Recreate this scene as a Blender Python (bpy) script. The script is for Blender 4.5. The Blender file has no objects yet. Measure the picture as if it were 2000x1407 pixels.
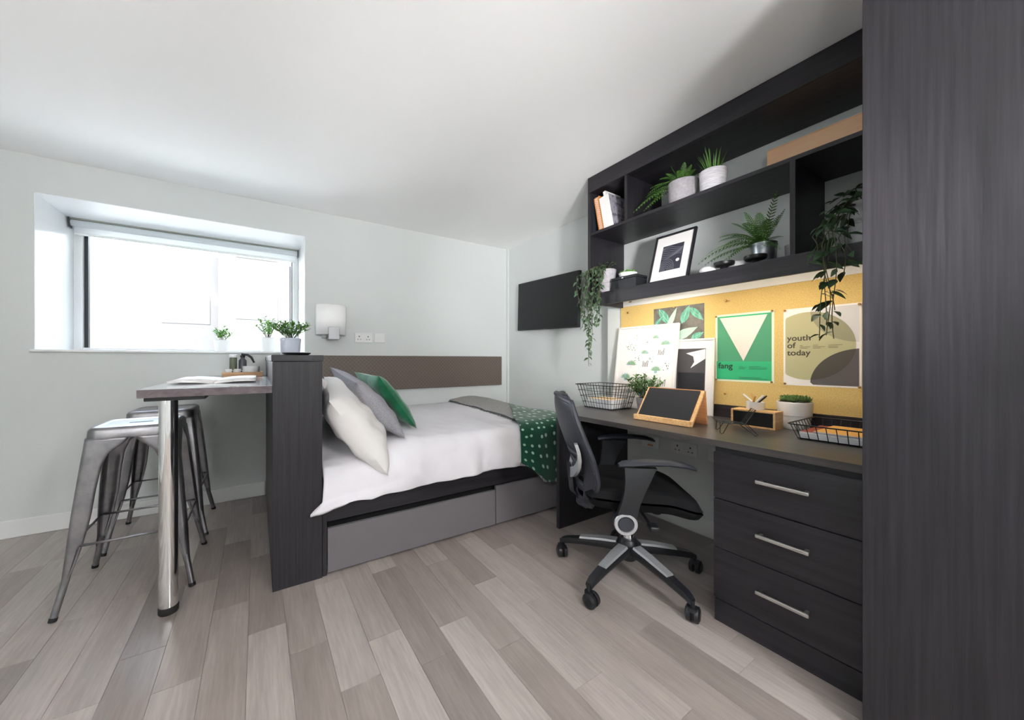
import bpy, bmesh, math, random
from mathutils import Vector, Matrix, noise as mnoise
random.seed(7)
S = bpy.context.scene
COL = S.collection
PI = math.pi

# ------------------------------------------------------------------ camera
cam_d = bpy.data.cameras.new('camera')
cam = bpy.data.objects.new('camera', cam_d); COL.objects.link(cam)
cam.location = (0, 0, 1.10)
cam.rotation_euler = (PI/2, 0, -math.atan2(428.0, 698.5))
cam_d.sensor_width = 36.0
cam_d.lens = 698.5/2000*36.0
cam_d.shift_x = 0.035
cam_d.clip_start = 0.02
S.camera = cam

LW = dict(W=1.85, L=1.9, U1=3.6, G2=4.6, S1=.82, S2=.46, S3=.23)
# ------------------------------------------------------------------ world, sun, exposure
S.view_settings.view_transform = 'Standard'
S.view_settings.look = 'None'
S.view_settings.gamma = 1.0
S.view_settings.use_curve_mapping = False
S.view_settings.exposure = 0.0
S.cycles.use_denoising = True
S.cycles.max_bounces = 10
S.cycles.diffuse_bounces = 6
S.cycles.sample_clamp_indirect = 60.0
S.cycles.caustics_reflective = False
S.cycles.caustics_refractive = False
w = bpy.data.worlds.new('sky'); S.world = w; w.use_nodes = True
nt = w.node_tree; nt.nodes.clear()
tc = nt.nodes.new('ShaderNodeTexCoord'); sx = nt.nodes.new('ShaderNodeSeparateXYZ')
rp = nt.nodes.new('ShaderNodeValToRGB'); bg = nt.nodes.new('ShaderNodeBackground'); wo = nt.nodes.new('ShaderNodeOutputWorld')
nt.links.new(tc.outputs['Generated'], sx.inputs[0]); nt.links.new(sx.outputs['Z'], rp.inputs[0])
rp.color_ramp.elements[0].position = 0.02; rp.color_ramp.elements[0].color = (1, 1, 1, 1)
rp.color_ramp.elements[1].position = 0.36; rp.color_ramp.elements[1].color = (.66, .78, .95, 1)
e_ = rp.color_ramp.elements.new(0.17); e_.color = (.92, .96, 1.0, 1)
nt.links.new(rp.outputs[0], bg.inputs[0]); bg.inputs[1].default_value = 10.0*LW['W']
nt.links.new(bg.outputs[0], wo.inputs[0])

sun_d = bpy.data.lights.new('sun', 'SUN'); sun_d.energy = 28.0*LW['W']; sun_d.angle = .02; sun_d.color = (1, .96, .9)
sun = bpy.data.objects.new('sun', sun_d); COL.objects.link(sun)
sun.rotation_euler = (math.radians(48), 0, math.radians(-25))

pd = bpy.data.lights.new('window_portal', 'AREA'); pd.shape = 'RECTANGLE'; pd.size = 1.5; pd.size_y = .95
pd.cycles.is_portal = True
po = bpy.data.objects.new('window_portal', pd); COL.objects.link(po)
po.location = (-.43, 4.06, 1.67); po.rotation_euler = (-PI/2, 0, 0)

# ------------------------------------------------------------------ materials
def srgb(*c):
    return tuple(((v/255)/12.92 if v/255 <= .04045 else ((v/255+.055)/1.055)**2.4) for v in c) + (1,)
MATS = {}
def mat(name, col, rough=.5, metal=0., spec=.5, noise=None, bump=None, emit=None, coat=0, sheen=0, alpha=1, trans=0):
    """col linear rgb tuple; noise=(scale vec, col2, detail); bump=(scale vec, strength, distance)"""
    if name in MATS: return MATS[name]
    m = bpy.data.materials.new(name); m.use_nodes = True; MATS[name] = m
    n = m.node_tree.nodes; l = m.node_tree.links; b = n['Principled BSDF']
    c4 = tuple(col)[:3] + (1,)
    b.inputs['Base Color'].default_value = c4
    b.inputs['Roughness'].default_value = rough; b.inputs['Metallic'].default_value = metal
    b.inputs['Specular IOR Level'].default_value = spec
    if coat: b.inputs['Coat Weight'].default_value = coat
    if sheen: b.inputs['Sheen Weight'].default_value = sheen; b.inputs['Sheen Roughness'].default_value = .5
    if trans: b.inputs['Transmission Weight'].default_value = trans
    if emit: b.inputs['Emission Color'].default_value = tuple(emit[0])[:3]+(1,); b.inputs['Emission Strength'].default_value = emit[1]
    def nz(scale, detail=4):
        t = n.new('ShaderNodeTexCoord'); mp = n.new('ShaderNodeMapping'); x = n.new('ShaderNodeTexNoise')
        mp.inputs['Scale'].default_value = scale; x.inputs['Scale'].default_value = 1; x.inputs['Detail'].default_value = detail
        x.inputs['Roughness'].default_value = .6
        l.new(t.outputs['Object'], mp.inputs[0]); l.new(mp.outputs[0], x.inputs[0]); return x
    if noise:
        x = nz(noise[0], noise[2] if len(noise) > 2 else 4)
        r = n.new('ShaderNodeValToRGB'); lo, hi = (noise[3] if len(noise) > 3 else (.35, .65))
        r.color_ramp.elements[0].position = lo; r.color_ramp.elements[0].color = c4
        r.color_ramp.elements[1].position = hi; r.color_ramp.elements[1].color = tuple(noise[1])[:3]+(1,)
        l.new(x.outputs['Fac'], r.inputs[0]); l.new(r.outputs[0], b.inputs['Base Color'])
    if bump:
        x = nz(bump[0], 3); bp = n.new('ShaderNodeBump'); bp.inputs['Strength'].default_value = bump[1]; bp.inputs['Distance'].default_value = bump[2]
        l.new(x.outputs['Fac'], bp.inputs['Height']); l.new(bp.outputs[0], b.inputs['Normal'])
    return m

WALLC = srgb(211, 215, 214)
mat('wall_paint', WALLC, .7, spec=.3, bump=((220, 220, 220), .05, .002))
mat('ceiling_paint', srgb(246, 246, 245), .8, spec=.2)
mat('white_gloss', srgb(228, 229, 228), .4)
mat('white_frame', srgb(235, 236, 236), .35)
mat('gasket', (.02, .02, .022), .5)
mat('floor_base', srgb(150, 140, 133), .45)
D1, D2 = srgb(29, 27, 31), srgb(49, 46, 51)
mat('dark_wood_v', D1, .42, spec=.4, noise=((95, 95, 2.2), D2, 8, (.36, .76)), bump=((300, 300, 6), .22, .001))
mat('dark_wood_h', D1, .42, spec=.4, noise=((40, 1.6, 40), D2, 6, (.36, .74)), bump=((200, 5, 200), .18, .001))
mat('dark_wood_x', D1, .42, spec=.4, noise=((1.6, 40, 40), D2, 6, (.36, .74)), bump=((5, 200, 200), .18, .001))
mat('desk_wood', srgb(58, 55, 55), .30, spec=.5, noise=((40, 1.6, 40), srgb(84, 79, 76), 6, (.36, .74)))
mat('grey_front', srgb(112, 108, 111), .5, spec=.35)
mat('black_void', (.006, .006, .007), .8)
mat('concrete_top', srgb(196, 198, 202), .10, spec=.9, noise=((9, 9, 9), srgb(216, 219, 222), 8, (.3, .7)))
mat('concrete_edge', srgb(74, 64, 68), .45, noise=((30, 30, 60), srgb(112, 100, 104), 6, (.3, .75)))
mat('chrome', (.86, .86, .86), .06, 1)
mat('brushed', (.56, .54, .51), .38, 1)
mat('silver_plastic', srgb(190, 191, 194), .33, .55)
mat('gun_steel', srgb(128, 126, 131), .34, .88, noise=((14, 14, 14), srgb(150, 147, 150), 3))
mat('satin_steel', srgb(168, 170, 173), .42, .35)
mat('rubber', (.01, .01, .01), .6)
mat('black_plastic', srgb(28, 29, 33), .38)
mat('back_plastic', srgb(44, 46, 55), .42)
mat('black_fabric', srgb(17, 17, 19), .85, spec=.2, bump=((900, 900, 900), .3, .001))
mat('black_metal', (.012, .012, .013), .4, .3)
mat('tv_screen', srgb(24, 27, 29), .22, spec=.4)
mat('tv_case', (.012, .013, .014), .4)
mat('screen', srgb(38, 38, 41), .35, spec=.35)
mat('duvet', srgb(224, 221, 226), .85, spec=.2, bump=((9, 9, 9), .25, .012))
mat('pillow', srgb(222, 218, 216), .85, spec=.2, bump=((16, 16, 16), .45, .012))
mat('grey_tweed', srgb(126, 124, 130), .9, spec=.15, noise=((330, 330, 330), srgb(176, 174, 180), 2), bump=((330, 330, 330), .4, .002))
mat('green_velvet', srgb(8, 84, 54), .7, spec=.2, sheen=.4, noise=((12, 12, 12), srgb(12, 108, 70), 3), bump=((14, 14, 14), .3, .01))
mat('grey_throw', srgb(138, 136, 134), .9, spec=.1, noise=((420, 60, 420), srgb(186, 184, 181), 2), bump=((400, 400, 400), .5, .002))
mat('throw_fringe', srgb(70, 80, 74), .9)
mat('mattress', srgb(215, 214, 212), .9)
mat('cork', srgb(204, 174, 108), .85, spec=.2, noise=((170, 170, 170), srgb(222, 193, 128), 4), bump=((300, 300, 300), .2, .001))
mat('bamboo', srgb(205, 158, 104), .45, noise=((8, 90, 90), srgb(228, 186, 132), 4))
mat('bamboo_v', srgb(190, 125, 78), .5, noise=((90, 8, 90), srgb(206, 145, 95), 4))
mat('tray_wood', srgb(170, 128, 92), .55, noise=((8, 70, 70), srgb(196, 156, 116), 4))
mat('peach_board', srgb(255, 202, 158), .6, noise=((60, 6, 60), srgb(255, 210, 168), 4))
mat('white_ceramic', srgb(232, 231, 230), .3)
mat('matt_white', srgb(226, 224, 224), .7)
mat('ribbed_blue', srgb(186, 192, 206), .5)
mat('grey_pot', srgb(158, 152, 157), .7, noise=((60, 60, 60), srgb(176, 171, 175), 4))
mat('pale_pot', srgb(176, 178, 180), .6, noise=((40, 40, 40), srgb(190, 192, 192), 4))
mat('pattern_white', srgb(226, 222, 226), .6, noise=((20, 20, 180), srgb(196, 192, 198), 2))
mat('galvanised', srgb(150, 156, 164), .32, .9, noise=((25, 25, 25), srgb(186, 190, 196), 3))
mat('soil', (.03, .022, .016), .95)
mat('leaf_green', srgb(60, 96, 44), .5, noise=((40, 40, 40), srgb(86, 124, 60), 2))
mat('leaf_dark', srgb(38, 62, 40), .45, noise=((40, 40, 40), srgb(60, 88, 56), 2))
mat('leaf_ivy', srgb(46, 70, 46), .5, noise=((60, 60, 60), srgb(84, 110, 80), 2))
mat('leaf_fern', srgb(64, 108, 40), .55, noise=((40, 40, 40), srgb(92, 136, 54), 2))
mat('leaf_bright', srgb(92, 150, 48), .5, noise=((40, 40, 40), srgb(130, 184, 74), 2))
mat('leaf_mid', srgb(66, 122, 44), .5, noise=((40, 40, 40), srgb(104, 156, 62), 2))
mat('succulent', srgb(86, 122, 70), .5, noise=((50, 50, 50), srgb(120, 150, 84), 2))
mat('stem', srgb(70, 72, 48), .7)
mat('paper', srgb(226, 223, 221), .8)
mat('paper_edge', srgb(222, 222, 224), .8, noise=((3, 3, 900), srgb(180, 180, 184), 2))
mat('paper_warm', srgb(226, 196, 150), .8)
mat('ochre_cover', srgb(214, 160, 82), .6)
mat('rust_cover', srgb(136, 52, 36), .6)
mat('orange_cover', srgb(206, 134, 62), .6)
mat('navy_cover', srgb(30, 34, 44), .6)
mat('print_grey', srgb(150, 146, 156), .6, noise=((30, 30, 30), srgb(88, 84, 96), 3, (.5, .6)))
mat('pin_brass', srgb(176, 134, 70), .3, .8)
mat('socket_white', srgb(226, 226, 226), .4)
mat('socket_hole', (.03, .03, .03), .6)
mat('orange_mark', srgb(196, 130, 60), .5)
mat('black_frame', srgb(24, 24, 30), .35)
mat('white_wood', srgb(222, 218, 214), .45)
mat('art_black', srgb(36, 36, 40), .5)
mat('art_navy', srgb(48, 50, 62), .6)
mat('art_line', srgb(150, 152, 160), .6)
mat('art_pale', srgb(226, 222, 222), .6)
mat('art_smoke', srgb(70, 68, 70), .5)
mat('poster_green', srgb(46, 178, 122), .55); mat('poster_green_dark', srgb(72, 150, 112), .55)
mat('poster_rim', srgb(224, 232, 208), .6); mat('poster_cream', srgb(226, 220, 212), .6)
mat('poster_ink', srgb(34, 54, 46), .6)
mat('youth_olive', srgb(178, 174, 136), .6); mat('youth_olive_dark', srgb(150, 146, 118), .6)
mat('youth_grey', srgb(206, 204, 206), .6); mat('youth_dark', srgb(92, 86, 88), .6); mat('youth_deep', srgb(74, 70, 64), .6)
mat('youth_ink', srgb(66, 60, 50), .6); mat('poster_paper', srgb(232, 228, 226), .6)
mat('leafprint_bg', srgb(86, 84, 78), .5, noise=((14, 14, 14), srgb(120, 116, 108), 3))
mat('leafprint_teal', srgb(120, 190, 168), .5, noise=((20, 60, 20), srgb(70, 140, 116), 3))
mat('leafprint_pale', srgb(178, 206, 190), .5)
mat('wash_blue', srgb(196, 208, 224), .7); mat('wash_pink', srgb(232, 214, 212), .7)
mat('wash_green', srgb(140, 176, 140), .7); mat('wash_teal', srgb(150, 182, 190), .7); mat('wash_ink', srgb(86, 92, 96), .7); mat('wash_lime', srgb(222, 230, 190), .7)
mat('steel_dark', srgb(90, 92, 98), .35, .7)
mat('olive_glass', srgb(92, 98, 78), .3)
mat('sconce_shade', srgb(250, 250, 249), .4)
mat('blind_fabric', srgb(238, 240, 242), .7); mat('blind_bar', srgb(230, 232, 230), .4); mat('blind_rail', srgb(150, 150, 140), .6)
mat('led_warm', (1, .78, .50), .5, emit=((1, .86, .66), 26.0*LW['L']))
mat('fill_up', (1, 1, 1), .5, emit=((.99, 1, 1.01), 110.0*LW['U1']))  # glow of the added torchiere
mat('fill_white2', (1, 1, 1), .5, emit=((.99, 1, 1.01), 22.0*LW['G2']))  # glow of the added globe
mat('facade', (.031, .0305, .0325), .9, noise=((3, 3, 3), (.034, .033, .035), 3)); mat('facade_panel', (.038, .038, .0375), .9)
mat('facade_glass', (.026, .0285, .033), .6); mat('pavement', (.30, .295, .285), .95); mat('tree_green', (.032, .038, .030), .9)

# headboard: woven vinyl
m = mat('headboard_weave', srgb(100, 87, 80), .45, spec=.45); n = m.node_tree.nodes; l = m.node_tree.links
t = n.new('ShaderNodeTexCoord'); ck = n.new('ShaderNodeTexChecker'); ck.inputs['Scale'].default_value = 55
ck.inputs[1].default_value = srgb(98, 86, 79); ck.inputs[2].default_value = srgb(109, 97, 89)
l.new(t.outputs['Object'], ck.inputs[0]); l.new(ck.outputs[0], n['Principled BSDF'].inputs['Base Color'])
bp = n.new('ShaderNodeBump'); bp.inputs['Strength'].default_value = .5; bp.inputs['Distance'].default_value = .002
l.new(ck.outputs['Fac'], bp.inputs['Height']); l.new(bp.outputs[0], n['Principled BSDF'].inputs['Normal'])

# green throw with white dashes (uv in metres)
m = mat('green_throw', srgb(6, 88, 62), .85, spec=.15, sheen=.3); n = m.node_tree.nodes; l = m.node_tree.links
t = n.new('ShaderNodeUVMap'); mp = n.new('ShaderNodeMapping'); mp.inputs['Scale'].default_value = (15, 13, 1)
vo = n.new('ShaderNodeTexVoronoi'); vo.inputs['Scale'].default_value = 1; vo.inputs['Randomness'].default_value = .5; vo.voronoi_dimensions = '2D'
r = n.new('ShaderNodeValToRGB'); r.color_ramp.elements[0].position = .13; r.color_ramp.elements[0].color = srgb(170, 200, 182)
r.color_ramp.elements[1].position = .20; r.color_ramp.elements[1].color = srgb(6, 70, 50)
l.new(t.outputs[0], mp.inputs[0]); l.new(mp.outputs[0], vo.inputs[0]); l.new(vo.outputs['Distance'], r.inputs[0]); l.new(r.outputs[0], n['Principled BSDF'].inputs['Base Color'])

# floor planks: one tone per plank, streaky grain along y
m = mat('plank', srgb(150, 140, 133), .29, spec=.55); n = m.node_tree.nodes; l = m.node_tree.links; b = n['Principled BSDF']
t = n.new('ShaderNodeTexCoord'); oi = n.new('ShaderNodeObjectInfo')
cmb = n.new('ShaderNodeVectorMath'); cmb.operation = 'ADD'
sc_ = n.new('ShaderNodeVectorMath'); sc_.operation = 'SCALE'; sc_.inputs[0].default_value = (13, 57, 5)
l.new(oi.outputs['Random'], sc_.inputs['Scale']); l.new(t.outputs['Object'], cmb.inputs[0]); l.new(sc_.outputs[0], cmb.inputs[1])
mp = n.new('ShaderNodeMapping'); mp.inputs['Scale'].default_value = (105, 7, 1); l.new(cmb.outputs[0], mp.inputs[0])
nz1 = n.new('ShaderNodeTexNoise'); nz1.inputs['Scale'].default_value = 1; nz1.inputs['Detail'].default_value = 7; nz1.inputs['Roughness'].default_value = .62
l.new(mp.outputs[0], nz1.inputs[0])
mp2 = n.new('ShaderNodeMapping'); mp2.inputs['Scale'].default_value = (14, 1.6, 1); l.new(cmb.outputs[0], mp2.inputs[0])
nz2 = n.new('ShaderNodeTexNoise'); nz2.inputs['Scale'].default_value = 1; nz2.inputs['Detail'].default_value = 3; l.new(mp2.outputs[0], nz2.inputs[0])
r = n.new('ShaderNodeValToRGB'); cr = r.color_ramp; cr.interpolation = 'LINEAR'
tones = [srgb(134, 123, 119), srgb(148, 137, 132), srgb(157, 146, 141), srgb(165, 155, 150), srgb(174, 165, 160)]
cr.elements[0].position = 0; cr.elements[0].color = tones[0]; cr.elements[1].position = 1; cr.elements[1].color = tones[4]
for i_, p_ in ((1, .22), (2, .45), (3, .72)):
    e_ = cr.elements.new(p_); e_.color = tones[i_]
l.new(oi.outputs['Random'], r.inputs[0])
def mulv(inp, fac_node, lo, hi):
    mr = n.new('ShaderNodeMapRange'); mr.inputs['From Min'].default_value = .3; mr.inputs['From Max'].default_value = .7
    mr.inputs['To Min'].default_value = lo; mr.inputs['To Max'].default_value = hi; l.new(fac_node.outputs['Fac'], mr.inputs['Value'])
    vm = n.new('ShaderNodeVectorMath'); vm.operation = 'SCALE'; l.new(inp, vm.inputs[0]); l.new(mr.outputs[0], vm.inputs['Scale']); return vm.outputs[0]
o1 = mulv(r.outputs[0], nz1, .84, 1.10); o2 = mulv(o1, nz2, .88, 1.09)
l.new(o2, b.inputs['Base Color'])
bp = n.new('ShaderNodeBump'); bp.inputs['Strength'].default_value = .12; bp.inputs['Distance'].default_value = .001
l.new(nz1.outputs['Fac'], bp.inputs['Height']); l.new(bp.outputs[0], b.inputs['Normal'])

# blind fabric: lets daylight glow through
m = MATS['blind_fabric']; n = m.node_tree.nodes; l = m.node_tree.links
tl = n.new('ShaderNodeBsdfTranslucent'); tl.inputs[0].default_value = (.85, .87, .88, 1); mx = n.new('ShaderNodeMixShader'); mx.inputs[0].default_value = .6
l.new(n['Principled BSDF'].outputs[0], mx.inputs[1]); l.new(tl.outputs[0], mx.inputs[2]); l.new(mx.outputs[0], n['Material Output'].inputs[0])

# window glass: clear sheet
m = bpy.data.materials.new('clear_glass'); m.use_nodes = True; MATS['clear_glass'] = m
n = m.node_tree.nodes; l = m.node_tree.links; n.clear()
tr = n.new('ShaderNodeBsdfTransparent'); tr.inputs[0].default_value = (.97, .985, .98, 1); gl = n.new('ShaderNodeBsdfGlossy'); gl.inputs['Roughness'].default_value = .02
fr = n.new('ShaderNodeFresnel'); fr.inputs['IOR'].default_value = 1.3; mx = n.new('ShaderNodeMixShader'); ou = n.new('ShaderNodeOutputMaterial')
l.new(fr.outputs[0], mx.inputs[0]); l.new(tr.outputs[0], mx.inputs[1]); l.new(gl.outputs[0], mx.inputs[2]); l.new(mx.outputs[0], ou.inputs[0])

# ------------------------------------------------------------------ mesh helpers
class MB:
    """collects shapes; every shape carries a material slot"""
    def __init__(s): s.v = []; s.f = []; s.m = []; s.sm = []; s.uv = {}
    def add(s, vs, fs, mi=0, smooth=False):
        o = len(s.v); s.v += [tuple(p) for p in vs]
        for f in fs: s.f.append([i+o for i in f]); s.m.append(mi); s.sm.append(smooth)
        return s
    def box(s, x0, y0, z0, x1, y1, z1, bev=0., mi=0):
        if x0 > x1: x0, x1 = x1, x0
        if y0 > y1: y0, y1 = y1, y0
        if z0 > z1: z0, z1 = z1, z0
        if not bev:
            vs = [(x, y, z) for z in (z0, z1) for y in (y0, y1) for x in (x0, x1)]
            return s.add(vs, [(0,2,3,1),(4,5,7,6),(0,1,5,4),(2,6,7,3),(0,4,6,2),(1,3,7,5)], mi)
        bev = min(bev, (x1-x0)*.49, (y1-y0)*.49, (z1-z0)*.49)
        bm = bmesh.new(); bmesh.ops.create_cube(bm, size=1)
        for v in bm.verts: v.co = Vector(((x0+x1)/2+v.co.x*(x1-x0), (y0+y1)/2+v.co.y*(y1-y0), (z0+z1)/2+v.co.z*(z1-z0)))
        bmesh.ops.bevel(bm, geom=list(bm.edges), offset=bev, segments=2, affect='EDGES', profile=.5)
        bm.verts.index_update(); s.add([v.co[:] for v in bm.verts], [[v.index for v in f.verts] for f in bm.faces], mi); bm.free(); return s
    def prism(s, pts, axis, a, b, mi=0):
        """polygon pts (2d) extruded along axis 0/1/2 from a to b"""
        def P(p, t):
            return (t, p[0], p[1]) if axis == 0 else ((p[0], t, p[1]) if axis == 1 else (p[0], p[1], t))
        k = len(pts); vs = [P(p, a) for p in pts] + [P(p, b) for p in pts]
        fs = [list(range(k))[::-1], list(range(k, 2*k))] + [(i, (i+1) % k, k+(i+1) % k, k+i) for i in range(k)]
        return s.add(vs, fs, mi)
    def lathe(s, prof, cx=0, cy=0, seg=24, mi=0, cap0=True, cap1=True, smooth=True):
        """prof [(r,z)...] revolved about z at cx,cy"""
        vs = []; fs = []
        for r, z in prof:
            for i in range(seg):
                a = 2*PI*i/seg; vs.append((cx+r*math.cos(a), cy+r*math.sin(a), z))
        for j in range(len(prof)-1):
            for i in range(seg):
                k = (i+1) % seg; fs.append((j*seg+i, j*seg+k, (j+1)*seg+k, (j+1)*seg+i))
        s.add(vs, fs, mi, smooth)
        if cap0: s.add([vs[i] for i in range(seg)], [list(range(seg))[::-1]], mi)
        if cap1: s.add([vs[(len(prof)-1)*seg+i] for i in range(seg)], [list(range(seg))], mi)
        return s
    def tube(s, path, r, seg=8, mi=0, closed=False, caps=True):
        """round tube along 3d path; r number or list"""
        P = [Vector(p) for p in path]; n = len(P); rs = r if isinstance(r, (list, tuple)) else [r]*n
        up = Vector((0, 0, 1)); vs = []; fs = []; N = None
        for i in range(n):
            if closed: t = P[(i+1) % n]-P[i-1]
            else: t = P[min(i+1, n-1)]-P[max(i-1, 0)]
            t.normalize()
            if N is None:
                N = up.cross(t)
                if N.length < 1e-3: N = Vector((1, 0, 0)).cross(t)
            else: N = N - t*N.dot(t)
            if N.length < 1e-6: N = Vector((1, 0, 0)).cross(t)
            N.normalize(); B = t.cross(N)
            for k in range(seg):
                a = 2*PI*k/seg; vs.append(P[i]+(N*math.cos(a)+B*math.sin(a))*rs[i])
        m_ = n if closed else n-1
        for i in range(m_):
            j = (i+1) % n
            for k in range(seg):
                q = (k+1) % seg; fs.append((i*seg+k, i*seg+q, j*seg+q, j*seg+k))
        s.add(vs, fs, mi, True)
        if caps and not closed:
            s.add(vs[:seg], [list(range(seg))[::-1]], mi); s.add(vs[-seg:], [list(range(seg))], mi)
        return s
    def grid(s, nu, nv, fn, mi=0, smooth=True, flip=False, uvfn=None):
        o = len(s.v); vs = [tuple(fn(i/(nu-1), j/(nv-1))) for j in range(nv) for i in range(nu)]
        fs = [((j*nu+i), (j*nu+i+1), ((j+1)*nu+i+1), ((j+1)*nu+i)) for j in range(nv-1) for i in range(nu-1)]
        if flip: fs = [f[::-1] for f in fs]
        s.add(vs, fs, mi, smooth)
        if uvfn:
            for j in range(nv):
                for i in range(nu): s.uv[o+j*nu+i] = uvfn(i/(nu-1), j/(nv-1))
        return s
    def loft(s, rings, mi=0, smooth=True, caps=True):
        k = len(rings[0]); vs = [p for r in rings for p in r]; fs = []
        for j in range(len(rings)-1):
            for i in range(k):
                q = (i+1) % k; fs.append((j*k+i, j*k+q, (j+1)*k+q, (j+1)*k+i))
        s.add(vs, fs, mi, smooth)
        if caps: s.add(rings[0], [list(range(k))[::-1]], mi); s.add(rings[-1], [list(range(k))], mi)
        return s
    def disc(s, c, r, axis=2, seg=24, mi=0, a0=0, a1=2*PI):
        vs = []
        for i in range(seg):
            a = a0+(a1-a0)*i/seg; u, v = r*math.cos(a), r*math.sin(a)
            vs.append((c[0]+u, c[1]+v, c[2]) if axis == 2 else ((c[0], c[1]+u, c[2]+v) if axis == 0 else (c[0]+u, c[1], c[2]+v)))
        return s.add(vs, [list(range(seg))], mi)
    def xf(s, M, start=0):
        for i in range(start, len(s.v)): s.v[i] = tuple(M @ Vector(s.v[i]))
        return s

def wloc(o):
    v = Vector((0, 0, 0))
    while o: v += Vector(o.location); o = o.parent
    return v
def mesh_of(name, mb, mats, off=(0, 0, 0)):
    me = bpy.data.meshes.new(name); off = Vector(off)
    me.from_pydata([Vector(p)-off for p in mb.v], [], mb.f)
    for mm in (mats if isinstance(mats, (list, tuple)) else [mats]): me.materials.append(MATS[mm])
    for p, mi, sm in zip(me.polygons, mb.m, mb.sm): p.material_index = mi; p.use_smooth = sm
    if mb.uv:
        ul = me.uv_layers.new(name='UVMap')
        for lp in me.loops: ul.data[lp.index].uv = mb.uv.get(lp.vertex_index, (0, 0))
    bm = bmesh.new(); bm.from_mesh(me); bmesh.ops.remove_doubles(bm, verts=bm.verts, dist=1e-6) if not mb.uv else None
    bmesh.ops.recalc_face_normals(bm, faces=bm.faces)
    for e in bm.edges:
        if len(e.link_faces) == 2 and e.calc_face_angle(0) > .75: e.smooth = False
    bm.to_mesh(me); bm.free()
    me.update(); return me
def obj(name, mb, mats, parent=None, at=None, label=None):
    """mesh given in world coordinates; a part lands under its parent, a thing gets its origin at its base (at)"""
    if parent is not None: off = wloc(parent)
    elif at is not None: off = Vector(at)
    else:
        xs = [p[0] for p in mb.v]; ys = [p[1] for p in mb.v]; zs = [p[2] for p in mb.v]
        off = Vector(((min(xs)+max(xs))/2, (min(ys)+max(ys))/2, min(zs)))
    o = bpy.data.objects.new(name, mesh_of(name, mb, mats, off)); COL.objects.link(o)
    if parent is not None: o.parent = parent
    else: o.location = off
    if label: o['label'] = label
    return o
def tag(o, label, cat, group=None):
    o['label'] = label; o['category'] = cat
    if group: o['group'] = group
    return o
def thing(name, label, cat, loc=(0, 0, 0), group=None):
    o = bpy.data.objects.new(name, None); COL.objects.link(o); o.location = loc; o.empty_display_size = .05
    return tag(o, label, cat, group)
def struct(name, mb, mats, at=None):
    o = obj(name, mb, mats, None, at); o['kind'] = 'structure'; return o
def inst(name, mesh, parent, M):
    """a copy of a part that shares its mesh; M is relative to the parent"""
    o = bpy.data.objects.new(name, mesh); COL.objects.link(o); o.parent = parent
    lo, ro, sc = M.decompose(); o.location = lo; o.rotation_euler = ro.to_euler(); o.scale = sc
    return o
def dup(root, loc, label, group=None):
    r = root.copy(); COL.objects.link(r); r.location = loc; r['label'] = label
    if group: r['group'] = group
    for ch in list(root.children):
        c = ch.copy(); COL.objects.link(c); c.parent = r
        for g in ch.children:
            d = g.copy(); COL.objects.link(d); d.parent = c
    return r
def V(*a): return Vector(a)
def lerp(a, b, t): return a+(b-a)*t
def smooth(t): t = max(0, min(1, t)); return t*t*(3-2*t)
def interp(tab, t):
    for (a, va), (b, vb) in zip(tab, tab[1:]):
        if t <= b: return lerp(va, vb, (t-a)/(b-a) if b > a else 0)
    return tab[-1][1]
# ------------------------------------------------------------------ the room
YW, XT, XD, H = 3.393, 2.517, 2.395, 2.397      # window wall, tv wall, desk wall, ceiling
XL, YB = -2.6, -2.7
floor = struct('floor', MB().box(XL-.1, YB-.1, -.12, 2.75, YW+.1, -.0025), 'floor_base', (0, 0, -.12))
PW, PL = .1335, .652
ends = {-4: 1.797, -3: 1.56, -2: 1.938, -1: 1.693, 0: 1.50, 1: 1.243, 2: 1.41, 3: 1.198, 4: 1.333, 5: 1.111, 6: 1.495, 7: 1.257, 8: 1.063}
plank_m = {}
def plank_mesh(w_, l_):
    k = (round(w_, 3), round(l_, 3))
    if k not in plank_m:
        plank_m[k] = mesh_of('plank', MB().box(-w_/2+.0004, -l_/2+.0004, -.0024, w_/2-.0004, l_/2-.0004, 0, .0009), 'plank')
    return plank_m[k]
random.seed(11)
for k in range(-13, 18):
    x0 = .103+PW*(k-0); x0, x1 = x0, x0+PW
    if x0 >= XT: continue
    x1 = min(x1, XT)
    e0 = ends.get(k, 1.2+random.random()*.65)
    y = e0 - 3*PL
    while y < YW:
        a, b_ = max(y, -.5), min(y+PL, YW)
        y += PL
        if b_-a < .03: continue
        if a > 2.1 and .35 < x0 < 2.0: continue        # nothing of these shows under the bed
        if x0 > 1.6 and b_ < .25: continue             # under the wardrobe
        inst('plank', plank_mesh(x1-x0, b_-a), floor, Matrix.Translation(((x0+x1)/2, (a+b_)/2, .12)))
struct('ceiling', MB().box(XL-.1, YB-.1, H, 2.75, YW+.7, H+.12), 'ceiling_paint')
WX0, WX1, WZ0, WZ1, WD = -1.206, .353, 1.168, 2.168, 4.05
mb = MB()
mb.box(XL-.1, YW, 0, WX0, WD, H); mb.box(WX1, YW, 0, 2.75, WD, H); mb.box(WX0, YW, 0, WX1, WD, WZ0-.016); mb.box(WX0, YW, WZ1, WX1, WD, H)
wall_w = struct('wall_window', mb, 'wall_paint', (0, YW, 0))
mb = MB()                                            # white plaster lining of the reveal
mb.box(WX0, YW+.004, WZ0, WX0+.004, WD-.06, WZ1); mb.box(WX1-.004, YW+.004, WZ0, WX1, WD-.06, WZ1); mb.box(WX0, YW+.004, WZ1-.004, WX1, WD-.06, WZ1)
struct('trim_1', mb, 'white_frame')
struct('wall_right', MB().box(XT, 1.892, 0, XT+.12, YW, H), 'wall_paint')
struct('wall_desk', MB().box(XD, YB, 0, 2.75, 1.892, H), 'wall_paint')
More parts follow.
